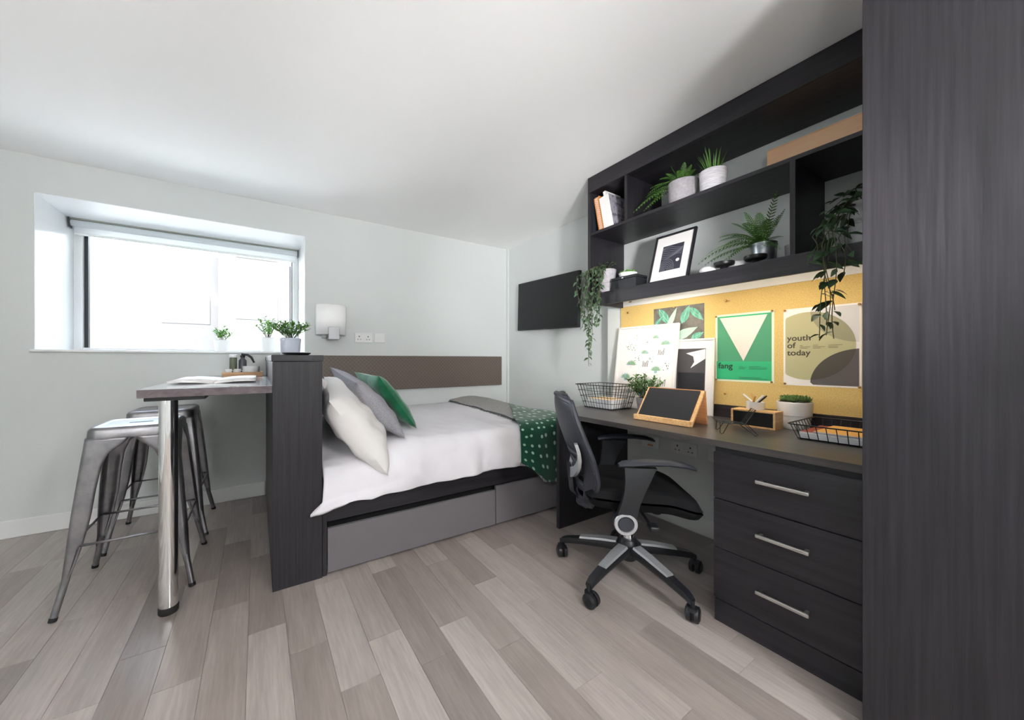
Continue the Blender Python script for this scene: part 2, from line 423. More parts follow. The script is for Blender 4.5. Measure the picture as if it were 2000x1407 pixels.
struct('wall_left', MB().box(XL-.1, YB, 0, XL, YW, H), 'wall_paint')
struct('wall_back', MB().box(XL, YB-.1, 0, 2.75, YB, H), 'wall_paint')
struct('trim_2', MB().box(XT-.026, YW-.026, .0, XT, YW, H, .002), 'wall_paint')
def skirting(name, x0, y0, x1, y1):
    mb = MB().box(x0, y0, 0, x1, y1, .108, .004); return struct(name, mb, 'white_gloss')
skirting('baseboard_window', XL, YW-.014, .055, YW); skirting('baseboard_window', .3, YW-.014, XT, YW)
skirting('baseboard_right', XT-.014, 1.892, XT, YW-.014); skirting('baseboard_desk', XD-.014, .86, XD, 1.905)
skirting('baseboard_left', XL, YB, XL+.014, YW-.014)

# window: sill, frame, gasket, pane
win = bpy.data.objects.new('window_1', None); COL.objects.link(win); win.location = (-.43, 3.97, WZ0); win['kind'] = 'structure'
obj('window_sill', MB().box(WX0-.012, YW-.022, WZ0-.016, WX1+.012, WD-.06, WZ0, .003), 'white_frame', win)
FY0, FY1 = 3.955, 4.045
fx0, fx1, fz0, fz1 = WX0+.004, WX1-.004, WZ0, WZ1-.004
obj('window_frame', MB().box(fx0, FY0, fz0, fx0+.05, FY1, fz1, .004), 'white_frame', win)
obj('window_frame', MB().box(fx1-.05, FY0, fz0, fx1, FY1, fz1, .004), 'white_frame', win)
obj('window_frame', MB().box(fx0+.05, FY0, fz1-.05, fx1-.05, FY1, fz1, .004), 'white_frame', win)
obj('window_frame', MB().box(fx0+.05, FY0, fz0, fx1-.05, FY1, fz0+.028, .004), 'white_frame', win)
for a, b_ in ((fx0+.05, fx0+.072), (fx1-.058, fx1-.05)):
    obj('gasket', MB().box(a, FY0+.03, fz0+.028, b_, FY1-.01, fz1-.05), 'gasket', win)
obj('pane', MB().box(fx0+.05, 4.0, fz0+.028, fx1-.05, 4.006, fz1-.05), 'clear_glass', win)

# roller blind
bl = thing('roller_blind', 'white roller blind rolled up at the top of the window', 'blind', (-.43, 3.87, 2.03))
bx0, bx1 = WX0+.012, WX1-.012
obj('roller', MB().tube([(bx0+.01, 3.862, 2.128), (bx1-.01, 3.862, 2.128)], .024, 14), 'blind_fabric', bl)
obj('fabric', MB().box(bx0+.02, 3.883, 2.062, bx1-.02, 3.886, 2.13), 'blind_fabric', bl)
obj('bottom_bar', MB().box(bx0+.02, 3.876, 2.046, bx1-.02, 3.892, 2.066, .004), 'blind_bar', bl)
for x in (bx0, bx1-.008): obj('bracket', MB().box(x, 3.835, 2.09, x+.008, 3.89, 2.163, .002), 'steel_dark', bl)
obj('head_rail', MB().box(bx0, 3.842, 2.153, bx1, 3.882, 2.163), 'blind_rail', bl)  # thin grey-beige rail above the roll

# outside: pavement, block of flats opposite, trees
struct('ground', MB().box(-40, 4.6, -3.2, 40, 60, -3.0), 'pavement')
bd = thing('apartment_block', 'pale washed out apartment block seen through the window', 'building', (3, 16, -3))
obj('wall', MB().box(-3.2, 15, -3, 10, 22, 4.6), 'facade', bd)
obj('wall', MB().box(-1.1, 14.6, -3, 1.0, 15.0, 7.2), 'facade_panel', bd)
for x, z in ((-2.6, 2.3), (-2.6, -.3), (-.62, 2.5), (-.62, .2), (-.62, 4.6), (1.6, 2.4), (1.6, .0)):
    yy = 14.6 if -1.1 < x < 1 else 15
    f_ = obj('window', MB().box(x, yy-.02, z, x+1.25, yy+.02, z+.95), 'facade_panel', bd)
    for i in range(2): obj('pane', MB().box(x+.07+i*.58, yy-.026, z+.08, x+.6+i*.58, yy-.018, z+.87), 'facade_glass', f_)
def blob_tree(x, y, z, r, label):
    t = thing('tree', label, 'tree', (x, y, -3), 'trees outside the window')
    mb = MB(); random.seed(int(x*10)+5)
    for i in range(150):
        a = random.random()*2*PI; b_ = math.acos(random.uniform(-1, 1)); rr = r*random.uniform(.6, 1)
        c = V(x+rr*math.sin(b_)*math.cos(a), y+rr*math.sin(b_)*math.sin(a), z+rr*.8*math.cos(b_)); s_ = r*.17
        u = V(random.uniform(-1, 1), random.uniform(-1, 1), random.uniform(-1, 1)).normalized()*s_; v_ = u.cross(V(.3, .5, .8)).normalized()*s_*.7
        mb.add([c-u, c+v_, c+u, c-v_], [(0, 1, 2, 3)])
    f_ = obj('foliage', mb, 'tree_green', t); f_['kind'] = 'stuff'
    obj('trunk', MB().tube([(x, y, -3), (x, y, z)], .12, 8), 'stem', t)
blob_tree(-3.5, 12, -.2, 1.3, 'pale round tree low in the middle of the window view')
blob_tree(-.2, 13, -.6, 1.2, 'pale round tree outside behind the potted plants')

# fill lamps added out of view to brighten the room: opal globe first
def globe(x, y, z, r, label, lm_='fill_white'):
    t = thing('fill_globe', label, 'lamp', (x, y, z), 'added globe fill lamps')
    pr = [(r*math.sin(a), z+r-r*math.cos(a)) for a in [PI*i/14 for i in range(1, 14)]]
    obj('globe', MB().lathe(pr, x, y, 24), lm_, t)
    obj('cord', MB().tube([(x, y, z+2*r), (x, y, H-.02)], .004, 6), 'black_plastic', t)
    obj('ceiling_rose', MB().lathe([(.05, H-.02), (.05, H)], x, y, 20), 'white_gloss', t)
globe(.95, -1.05, 1.62, .16, 'added opal globe fill lamp hanging beside the wardrobe', 'fill_white2')
def fill_uplighter(x, y, z, label, lm_='fill_up'):  # torchiere added unseen, fills the ceiling with upward light
    t = thing('fill_torchiere', label, 'lamp', (x, y, 0))
    obj('base', MB().lathe([(.15, 0), (.15, .015), (.03, .025)], x, y, 28), 'black_metal', t)
    obj('pole', MB().tube([(x, y, .02), (x, y, z-.06)], .012, 10), 'black_metal', t)
    obj('bowl', MB().lathe([(.02, z-.07), (.10, z-.05), (.18, z), (.19, z+.03), (.185, z+.03), (.17, z+.002), (.09, z-.04)], x, y, 32, cap1=True), 'black_metal', t)
    obj('diffuser', MB().disc((x, y, z+.005), .165, 2, 32), lm_, t)
fill_uplighter(-1.05, -1.1, 1.55, 'added black torchiere fill lamp throwing light up behind the camera')
def fill_spot(x, y, z, aim_, watts, label, cone=105):  # tripod spot added unseen, lifts the far walls and ceiling
    t = thing('fill_spot_lamp', label, 'lamp', (x, y, 0))
    d_ = (Vector(aim_)-V(x, y, z)).normalized(); c = V(x, y, z)
    obj('pole', MB().tube([(x, y, .25), (x, y, z-.10)], .012, 10), 'black_metal', t)
    for k in range(3): a = 2*PI*k/3; obj('leg', MB().tube([(x, y, .45), (x+.35*math.cos(a), y+.35*math.sin(a), .01)], .009, 8), 'black_metal', t)
    obj('lamp_head', MB().tube([c-d_*.30, c-d_*.10], .06, 20), 'black_plastic', t)
    obj('reflector', MB().tube([c-d_*.10, c-d_*.02, c+d_*.03], [.06, .15, .17], 28, caps=False), 'brushed', t)
    ld_ = bpy.data.lights.new('fill_bulb', 'SPOT'); ld_.energy = watts; ld_.spot_size = math.radians(cone); ld_.spot_blend = 1.0; ld_.shadow_soft_size = .12
    lo = bpy.data.objects.new('fill_bulb', ld_); COL.objects.link(lo); lo.parent = t; lo.location = c+d_*.05-V(x, y, 0); lo.rotation_euler = d_.to_track_quat('-Z', 'Y').to_euler()
fill_spot(.42, -.75, 1.25, (2.6, 2.55, 1.72), 420*LW['S1'], 'added fill spot on a tripod beside the wardrobe', 46)
fill_spot(-.30, -.95, .80, (1.6, 2.85, 2.58), 420*LW['S2'], 'added fill spot on a low tripod behind the camera', 46)
fill_spot(-1.5, -.35, .80, (-.45, 2.8, 2.7), 420*LW['S3'], 'added fill spot on a tripod at the left of the camera', 62)

# ------------------------------------------------------------------ partition at the bed head
Y0 = 1.944
pt = thing('bed_head_partition', 'dark wood half-height partition between table and bed', 'partition', (.17, 2.65, 0))
obj('body', MB().box(.062, Y0, 0, .281, YW-.016, 1.092, .002), 'dark_wood_v', pt)
obj('top_cap', MB().box(.057, Y0-.004, 1.094, .286, YW-.002, 1.124, .002), 'dark_wood_h', pt)
obj('plinth_notch', MB().box(.07, Y0+.001, 0, .088, Y0+.004, .008), 'black_void', pt)

# ------------------------------------------------------------------ breakfast bar
tb = thing('bar_table', 'grey stone-look breakfast bar with one chrome leg under the window', 'table', (-.18, 2.66, 0))
mb = MB().box(-.415, Y0, .944, .061, YW-.002, .979, .002)
top = obj('table_top', mb, ['concrete_top', 'concrete_edge'], tb)
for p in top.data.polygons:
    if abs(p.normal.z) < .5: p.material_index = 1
LX, LY = -.33, 2.035
obj('leg', MB().lathe([(.0335, .03), (.0335, .926)], LX, LY, 32), 'chrome', tb)
obj('foot', MB().lathe([(.034, 0), (.036, .004), (.036, .026), (.0345, .031)], LX, LY, 32), 'rubber', tb)
obj('mounting_plate', MB().box(-.40, LY-.06, .927, -.195, LY+.07, .943, .003), 'black_plastic', tb)

# ------------------------------------------------------------------ pressed-steel stools
def make_stool(label):
    t = thing('bar_stool', label, 'stool', (0, 0, 0), 'steel stools at the breakfast bar')
    hs, zt, hf, zf = .156, .79, .218, .125     # seat half size, height, half spread at the foot joint
    def rr(h, r, z, n=5):
        pts = []
        for cx, cy, a0 in ((h-r, h-r, 0), (-h+r, h-r, PI/2), (-h+r, -h+r, PI), (h-r, -h+r, 1.5*PI)):
            for i in range(n):
                a = a0+PI/2*i/(n-1); pts.append(V(cx+r*math.cos(a), cy+r*math.sin(a), z))
        return pts
    mb = MB(); mb.loft([rr(hs+.006, .04, zt-.048), rr(hs+.004, .04, zt-.014), rr(hs-.004, .036, zt-.003), rr(hs-.014, .03, zt), rr(hs-.022, .028, zt-.001), rr(hs-.03, .026, zt-.004)], smooth=True, caps=False)
    mb.add(rr(hs-.03, .026, zt-.004), [list(range(20))])
    s_ = obj('seat', mb, 'gun_steel', t)
    obj('hand_slot', MB().box(-.045, -.008, zt-.0038, .045, .008, zt-.0032), 'black_void', s_)
    obj('seat_seam', MB().loft([rr(hs+.0085, .042, zt-.05), rr(hs+.0085, .042, zt-.045)], caps=False), 'gun_steel', s_)
    # legs: folded L-section, wide under the seat so that neighbours form an arch
    wt = [(0, .150), (.03, .147), (.07, .118), (.12, .088), (.2, .074), (.34, .068), (.55, .066), (.75, .052), (.92, .030), (1, .022)]
    for sx in (1, -1):
        for sy in (1, -1):
            mb = MB(); R_ = []; I_ = []
            N = 22
            for i in range(N+1):
                q = i/N; q2 = q**1.25; z = lerp(zt-.046, zf, q2); hh = lerp(hs+.005, hf, q2)+.003*math.sin(PI*q2); w_ = min(interp(wt, q2), hh-.001)
                k = .45*w_ if w_ < .06 else .02
                # section: flange end x, crease, rounded corner, crease, flange end y
                rib = .006*smooth((q2-.12)/.15)*smooth((1-q2)/.15)
                pts = [(hh-w_, hh-rib), (hh-w_*.82, hh-rib), (hh-w_*.7, hh), (hh-.016, hh), (hh-.005, hh-.005), (hh, hh-.016), (hh, hh-w_*.7), (hh-rib, hh-w_*.82), (hh-rib, hh-w_)]
                R_.append([V(sx*a, sy*b, z) for a, b in pts])
            k = 9
            vs = [p for r_ in R_ for p in r_]; fs = [(j*k+i, j*k+i+1, (j+1)*k+i+1, (j+1)*k+i) for j in range(N) for i in range(k-1)]
            mb.add(vs, fs, 0, True)
            lg = obj('leg', mb, 'gun_steel', t)
            md = lg.modifiers.new('sheet', 'SOLIDIFY'); md.thickness = .003; md.offset = 0
            c = V(sx*(hf-.018), sy*(hf-.018), zf+.04); e = V(sx*(hf+.012), sy*(hf+.012), .012)
            f_ = obj('foot', MB().tube([c, e], .0125, 12), 'gun_steel', lg)
            d_ = (e-c).normalized()
            obj('rubber_cap', MB().tube([e-d_*.004, e+d_*.012], .014, 12), 'rubber', lg)
    zb = .285; hb = .208
    for a, b_ in (((-hb, -hb), (hb, -hb)), ((-hb, hb), (hb, hb)), ((-hb, -hb), (-hb, hb)), ((hb, -hb), (hb, hb))):
        off = .0 if a[1] == b_[1] else .0
        obj('stretcher', MB().tube([(a[0]*.92, a[1]*.95, zb+off) if a[1] == b_[1] else (a[0]*.95, a[1]*.92, zb+off), (b_[0]*.92, b_[1]*.95, zb+off) if a[1] == b_[1] else (b_[0]*.95, b_[1]*.92, zb+off)], .0055, 8), 'gun_steel', t)
    return t
st = make_stool('steel bar stool nearest the camera, behind the chrome leg')
st.location = (-.50, 2.44, 0)
dup(st, (-.505, 3.035, 0), 'steel bar stool farther back, beside the window wall')

# ------------------------------------------------------------------ bed
bed = thing('bed', 'bed with dark wood base and two grey drawer fronts', 'bed', (1.24, 2.65, 0))
BX0, BX1 = .283, 2.24
obj('end_board', MB().box(BX0, 1.953, 0, .304, 2.6, .40, .001), 'dark_wood_v', bed)
obj('side_rail', MB().box(.304, 1.965, .268, BX1, 1.99, .41, .001), 'dark_wood_x', bed)
obj('plinth', MB().box(.32, 2.03, 0, BX1, 2.06, .27), 'black_void', bed)
obj('base_panel', MB().box(.304, 1.99, .36, BX1, 3.36, .40), 'dark_wood_x', bed)
obj('foot_board', MB().box(BX1, 1.96, 0, BX1+.02, 3.36, .42), 'dark_wood_h', bed)
obj('drawer', MB().box(.308, 1.952, .012, 1.346, 1.972, .238, .0015), 'grey_front', bed)
obj('drawer', MB().box(1.352, 1.952, .012, BX1, 1.972, .262, .0015), 'grey_front', bed)
obj('mattress', MB().box(.29, 2.2, .41, 2.19, 3.37, .53, .05), 'mattress', bed)

# duvet: profile across the bed, swept along it
def bed_top(x, y):
    z = .632+.022*smooth((y-2.0)/.9)
    z -= .05*smooth((x-2.0)/.22)**2
    z -= .075*smooth((.85-x)/.45)*smooth((2.6-y)/.5)     # pressed down by the pillows
    return z
def bed_prof(x, v, hem, lift=0., flare=0.):
    """v 0..1 from the wall over the top and down the front to the hem height"""
    r = lerp(.165, .075, smooth((x-.62)/.75)); ye = 1.945+r-lift*.3
    if v < .55:
        y = lerp(3.375, ye+.0, v/.55); z = bed_top(x, y)+lift; return y, z
    zt_ = bed_top(x, ye)+lift
    if v < .74:
        a = (v-.55)/.19*PI/2; return ye-(r+lift)*math.sin(a), zt_-r*(1-math.cos(a))
    q = (v-.74)/.26; z0 = zt_-r; return ye-r-lift-.012*math.sin(q*2.2)-flare*q**2, lerp(z0, hem, q)
def wrinkle(x, y, z):
    
    q = Vector((x*2.2, y*2.2, z*2.2)); return .020*(mnoise.noise(q)) + .012*(mnoise.noise(Vector((x*5+3, y*3.2, z*4)))) + .006*mnoise.noise(Vector((x*13, y*9+5, z*9)))
hemt = [(.22, .362), (.30, .360), (.45, .366), (.52, .358), (.6, .37), (1.0, .374), (1.3, .384), (1.50, .388), (1.62, .36), (1.72, .27), (1.78, .215), (1.84, .25), (1.9, .33), (2.2, .36)]
def duv(u, v):
    x = lerp(.292, 2.19, u)
    hem = interp(hemt, x)
    fl = .05*smooth((.5-x)/.22)
    y, z = bed_prof(x, v, hem, 0, fl)
    q = max(0, (v-.66)/.34)
    x -= .075*smooth((.42-x)/.13)*q**1.3      # the corner flops out past the partition
    wv = wrinkle(x, y, z)*(1 if v < .6 else 1.6)
    if v < .6: z += wv
    else:
        y -= abs(wv)*1.5
        y -= .010*q*math.sin(26*x+4*z)*(.35+.65*smooth((x-1.1)/.3))
    return (x, y, z)
dv = obj('duvet', MB().grid(110, 70, duv), 'duvet')
tag(dv, 'plain white duvet spread over the bed and hanging down its front', 'duvet')
md = dv.modifiers.new('thickness', 'SOLIDIFY'); md.thickness = .016; md.offset = -1

# throws across the foot
def onbed(x, y, lift): return (x, y, bed_top(x, y)+lift+.6*wrinkle(x, y, 0))
def grey(u, v):
    y = lerp(2.06, 3.37, v); x0 = lerp(1.675, 1.735, v)+.008*math.sin(14*y); x = lerp(x0, 2.215, u)
    p = onbed(x, y, .016); z = p[2]+.022*math.sin(PI*u)*smooth((y-2.4)/.6)
    if u > .93: z -= .05*(u-.93)/.07
    return (x, y, z)
gt = obj('grey_throw', MB().grid(30, 50, grey), 'grey_throw'); tag(gt, 'grey woven throw spread flat over the foot of the bed', 'throw')
md = gt.modifiers.new('thickness', 'SOLIDIFY'); md.thickness = .008; md.offset = 1
random.seed(3)
mb = MB()
for i in range(90):
    y = 2.09+i*.0143; x0 = lerp(1.675, 1.735, (y-2.06)/1.31); p = onbed(x0, y, .014)
    mb.tube([(x0+.006, y, p[2]+.004), (x0-random.uniform(.012, .026), y+random.uniform(-.006, .006), p[2]-.006)], .0014, 4)
f_ = obj('fringe', mb, 'throw_fringe', gt); f_['kind'] = 'stuff'
Lt = [(0, 2.19), (.12, 2.06), (.3, 1.86), (.46, 1.66), (.55, 1.575), (.68, 1.525), (1, 1.512)]
def green(u, v):
    x = lerp(interp(Lt, v), 2.225, u)
    hemz = interp([(1.5, .415), (1.58, .37), (1.66, .31), (1.74, .245), (1.9, .215), (2.3, .20)], x)
    v2 = v if v > .55 else lerp(.16, .55, v/.55)     # starts part-way back on the bed
    y, z = bed_prof(x, v2, hemz, .030, .012)
    if v2 < .55: z = bed_top(x, y)+.030+.6*wrinkle(x, y, 0)
    else: y -= .007*math.sin(19*x+3*z)*smooth((v2-.55)/.3)
    if u > .9: z -= .10*((u-.9)/.1)**2
    return (x, y, z)
gr = obj('green_throw', MB().grid(46, 60, green, uvfn=lambda u, v: (lerp(interp(Lt, v), 2.225, u), v*1.25)), 'green_throw')
tag(gr, 'dark green throw with white dashes hanging over the bed corner', 'throw')
md = gr.modifiers.new('thickness', 'SOLIDIFY'); md.thickness = .008; md.offset = 1
mb = MB()
for i in range(70):
    p = V(*green(.0+i/70, 1.0)); mb.tube([p+V(0, 0, .006), p+V(random.uniform(-.006, .006), -.002, -random.uniform(.016, .03))], .0014, 4)
f_ = obj('fringe', mb, 'throw_fringe', gr); f_['kind'] = 'stuff'

# pillows and cushions
def cushion(name, A, B, C_, D, th, m_, label, cat='cushion', group=None, pw=2.6, n_=30, sag=.0):
    """A top near, B bottom near, C top far, D bottom far"""
    A, B, C_, D = map(lambda p: Vector(p), (A, B, C_, D))
    nrm = (B-A).cross(C_-A).normalized()
    def P(u, v, s_):
        # u along near->far, v top->bottom; edges pulled in, corners left out
        uu, vv = 2*u-1, 2*v-1
        pin = .075
        u2 = .5+.5*uu*(1-pin*(1-vv*vv)); v2 = .5+.5*vv*(1-pin*(1-uu*uu))
        p = A*(1-u2)*(1-v2)+B*(1-u2)*v2+C_*u2*(1-v2)+D*u2*v2
        k = max(0, (1-abs(uu)**pw))**.5*max(0, (1-abs(vv)**2.6))**.55
        wr = 1+.07*math.sin(9*u+5*v)+.05*math.sin(21*v-8*u)+.06*math.sin(34*u+3*math.sin(6*v))*(1-abs(vv))
        return p+nrm*(s_*th*k*wr)+V(0, 0, -sag*math.sin(PI*u)*math.sin(PI*v))
    mb = MB().grid(n_, n_, lambda u, v: P(u, v, 1)); mb.grid(n_, n_, lambda u, v: P(u, v, -1), flip=True)
    o = obj(name, mb, m_); tag(o, label, cat, group); return o
cushion('pillow', (.325, 2.36, .975), (.52, 2.40, .64), (.335, 2.98, 1.0), (.52, 3.05, .65), .075, 'pillow', 'white pillow standing behind the front pillow, against the partition', 'pillow', 'white pillows')
cushion('pillow', (.318, 1.975, .885), (.605, 1.895, .470), (.385, 2.60, .99), (.70, 2.48, .72), .105, 'pillow', 'white pillow at the front of the bed, corner hanging over the edge', 'pillow', 'white pillows', 5.5)
cushion('cushion', (.50, 2.17, .965), (.745, 2.01, .635), (.43, 2.66, 1.055), (.80, 2.50, .655), .07, 'grey_tweed', 'grey tweed cushion between the white pillow and green cushion')
cushion('cushion', (.70, 2.40, .995), (.905, 2.225, .645), (.645, 2.87, 1.01), (.97, 2.72, .66), .068, 'green_velvet', 'emerald green velvet cushion leaning on the grey cushion')

# headboard panel on the wall, sconce, sockets, tv
hb_ = obj('headboard_panel', MB().box(.292, 3.350, .815, 2.40, YW-.001, 1.140, .006), 'headboard_weave'); tag(hb_, 'long brown woven headboard panel fixed to the window wall', 'headboard')
sc = thing('wall_sconce', 'white curved wall lamp on silver bracket beside the window', 'wall lamp', (.557, 3.39, 1.27))
mb = MB(); mb.grid(20, 2, lambda u, v: (.557-.126*math.cos(PI*u), 3.372-.085*math.sin(PI*u), lerp(1.322, 1.582, v)))
sh = obj('shade', mb, 'sconce_shade', sc); md = sh.modifiers.new('t', 'SOLIDIFY'); md.thickness = .005
obj('back_plate', MB().box(.482, 3.372, 1.292, .645, 3.392, 1.36, .006), 'satin_steel', sc)
obj('bracket', MB().box(.522, 3.276, 1.278, .612, 3.374, 1.296, .006), 'satin_steel', sc)
obj('bracket', MB().box(.522, 3.272, 1.278, .612, 3.282, 1.385, .004), 'satin_steel', sc)
def socket(name, a, b_, plane, fix, z0, z1, label, kind, axis):
    """face plate on a wall; axis 1: on the window wall (x from a to b), axis 0: on the desk wall (y from a to b)"""
    c = (a+b_)/2
    t = thing(name, label, 'socket', (c, fix, z0) if axis == 1 else (fix, c, z0))
    def bx(u0, u1, d0, d1, q0, q1, bev=.0): return MB().box(u0, fix-d1, q0, u1, fix-d0, q1, bev) if axis == 1 else MB().box(fix-d1, u0, q0, fix-d0, u1, q1, bev)
    obj('plate', bx(a, b_, .001, .010, z0, z1, .003), 'socket_white', t)
    w_ = b_-a; h_ = z1-z0; zc = (z0+z1)/2
    if kind == 'double':
        for s_ in (-1, 1):
            m_ = c+s_*w_*.25
            obj('slot', bx(m_-.004, m_+.004, .009, .0106, zc+.006, zc+.018), 'socket_hole', t)
            for q in (-.012, .012): obj('slot', bx(m_+q-.004, m_+q+.004, .009, .0106, zc-.018, zc-.012), 'socket_hole', t)
            obj('switch', bx(m_-s_*.026-.006, m_-s_*.026+.006, .009, .0125, zc+.008, zc+.026, .001), 'white_gloss', t)
    elif kind == 'switch':
        obj('switch', bx(c-.012, c+.012, .009, .013, zc-.012, zc+.012, .002), 'white_gloss', t)
    elif kind == 'fused':
        obj('fuse', bx(c-.02, c+.02, .009, .0115, zc-.028, zc-.018), 'orange_mark', t)
        obj('switch', bx(c-.012, c+.012, .009, .013, zc+.006, zc+.024, .002), 'white_gloss', t)
    elif kind == 'screws':
        obj('slot', bx(c-.004, c+.004, .009, .0106, zc-.03, zc-.022), 'socket_hole', t)
    return t
socket('wall_socket', .766, .926, 1, YW, 1.262, 1.350, 'white double socket on the window wall beside the sconce', 'double', 1)
socket('light_switch', .949, 1.047, 1, YW, 1.266, 1.352, 'white single switch plate right of the double wall socket', 'switch', 1)
tv = thing('television', 'black flat television mounted a little crooked on the wall', 'television', (2.46, 2.675, 1.66))
mb = MB().box(-.012, -.435, -.255, .022, .435, .255, .005); tvl = Matrix.Translation((2.452, 2.672, 1.662)) @ Matrix.Rotation(math.radians(1.9), 4, 'X')
obj('case', mb.xf(tvl), 'tv_case', tv)
obj('screen', MB().box(-.0135, -.425, -.240, -.0118, .425, .247).xf(tvl), 'tv_screen', tv)
obj('logo_bar', MB().box(-.015, -.02, -.258, -.008, .02, -.250).xf(tvl), 'steel_dark', tv)
obj('wall_mount', MB().box(2.47, 2.56, 1.56, 2.516, 2.78, 1.76), 'black_metal', tv)
# ------------------------------------------------------------------ wardrobe
wd = thing('wardrobe', 'tall dark wood wardrobe filling the right edge of the photo', 'wardrobe', (1.94, -.2, 0))
obj('side_panel', MB().box(1.50, -.80, 0, 1.522, .300, H-.002, .0015), 'dark_wood_v', wd)
obj('body', MB().box(1.524, -.80, 0, XD-.002, .298, H-.002), 'dark_wood_v', wd)

# ------------------------------------------------------------------ desk
ZD = .76
dk = thing('desk', 'dark wood built-in desk worktop along the wall', 'desk', (2.0, 1.1, 0))
pts = [(1.662, .303), (1.662, 1.655), (1.70, 1.70), (1.875, 1.84), (XD-.002, 1.84), (XD-.002, .303)]
obj('worktop', MB().prism(pts, 2, .733, ZD), 'desk_wood', dk)
obj('side_panel', MB().box(1.676, 1.70, 0, XD-.016, 1.726, .732, .001), 'dark_wood_v', dk)
obj('upstand', MB().box(2.372, .303, ZD, XD-.001, 1.70, .830, .001), 'dark_wood_h', dk)
ped = thing('drawer_pedestal', 'dark wood three-drawer unit with steel bar handles under the desk', 'drawers', (2.0, .54, 0))
obj('carcass', MB().box(1.680, .304, .0, XD-.016, .770, .730, .001), 'dark_wood_v', ped)
obj('plinth', MB().box(1.657, .304, 0, 1.679, .766, .092, .001), 'dark_wood_h', ped)
obj('top_rail', MB().box(1.668, .304, .712, 1.679, .768, .7325), 'black_void', ped)
for z0, z1 in ((.519, .712), (.313, .515), (.097, .309)):
    d_ = obj('drawer', MB().box(1.655, .306, z0, 1.678, .769, z1, .0015), 'dark_wood_h', ped)
    zc = z0+.115
    hd = MB().box(1.620, .452, zc-.007, 1.631, .610, zc+.007, .004)
    hd.box(1.628, .458, zc-.005, 1.656, .470, zc+.005, .002); hd.box(1.628, .592, zc-.005, 1.656, .604, zc+.005, .002)
    obj('handle', hd, 'brushed', d_)

# ------------------------------------------------------------------ wall shelving above the desk
sh = thing('wall_shelving', 'black wood shelving unit fixed to the wall above the desk', 'shelving', (2.2, 1.05, 1.476))
SX, SL, SR, SB = 2.015, 1.762, .303, XD-.002
obj('top_fascia', MB().box(SX-.004, SR, 2.286, SX+.018, SL-.004, H-.003, .001), 'dark_wood_h', sh)
obj('top_board', MB().box(SX+.018, SR, 2.286, SB, SL-.021, 2.306), 'dark_wood_h', sh)
obj('side_panel', MB().box(SX, SL-.021, 1.497, SB, SL, 2.305, .001), 'dark_wood_v', sh)
obj('shelf', MB().box(SX, SR, 1.980, SB, SL-.021, 1.999, .001), 'dark_wood_h', sh)
obj('shelf', MB().box(SX, SR, 1.546, SB, SL-.021, 1.565, .001), 'dark_wood_h', sh)
obj('divider', MB().box(SX, 1.444, 1.999, SB, 1.463, 2.286), 'dark_wood_v', sh)
obj('divider', MB().box(SX, .607, 1.565, SB, .626, 1.980), 'dark_wood_v', sh)
obj('light_pelmet', MB().box(SX-.002, SR, 1.478, SX+.016, SL-.021, 1.5555, .001), 'dark_wood_h', sh)
obj('wall_strip', MB().box(XD-.012, SR, 1.503, XD-.001, SL-.021, 1.545), 'white_gloss', sh)
mb = MB().tube([(XD-.012, 1.69, 1.535), (XD-.03, 1.66, 1.533)], .004, 8); obj('cable_hook', mb, 'pin_brass', sh)
ld = thing('led_light', 'warm strip light hidden under the wall shelf', 'light', (2.06, 1.0, 1.52))
obj('housing', MB().box(2.040, .40, 1.532, 2.075, 1.66, 1.545), 'white_gloss', ld)
obj('diffuser', MB().box(2.043, .41, 1.524, 2.072, 1.65, 1.532), 'led_warm', ld)

# cork board
ck = obj('cork_board', MB().box(2.383, .303, .832, XD-.001, SL, 1.502), 'cork'); tag(ck, 'yellow cork pinboard on the wall above the desk', 'pinboard')

# ------------------------------------------------------------------ sockets under the desk
socket('fused_spur', 1.457, 1.587, 0, XD, .476, .560, 'white fused spur plate under the desk, left of the sockets', 'fused', 0)
socket('wall_socket', 1.205, 1.372, 0, XD, .476, .560, 'white double socket under the desk', 'double', 0)
socket('blank_plate', 1.05, 1.142, 0, XD, .474, .560, 'white blank plate under the desk beside the drawers', 'screws', 0)

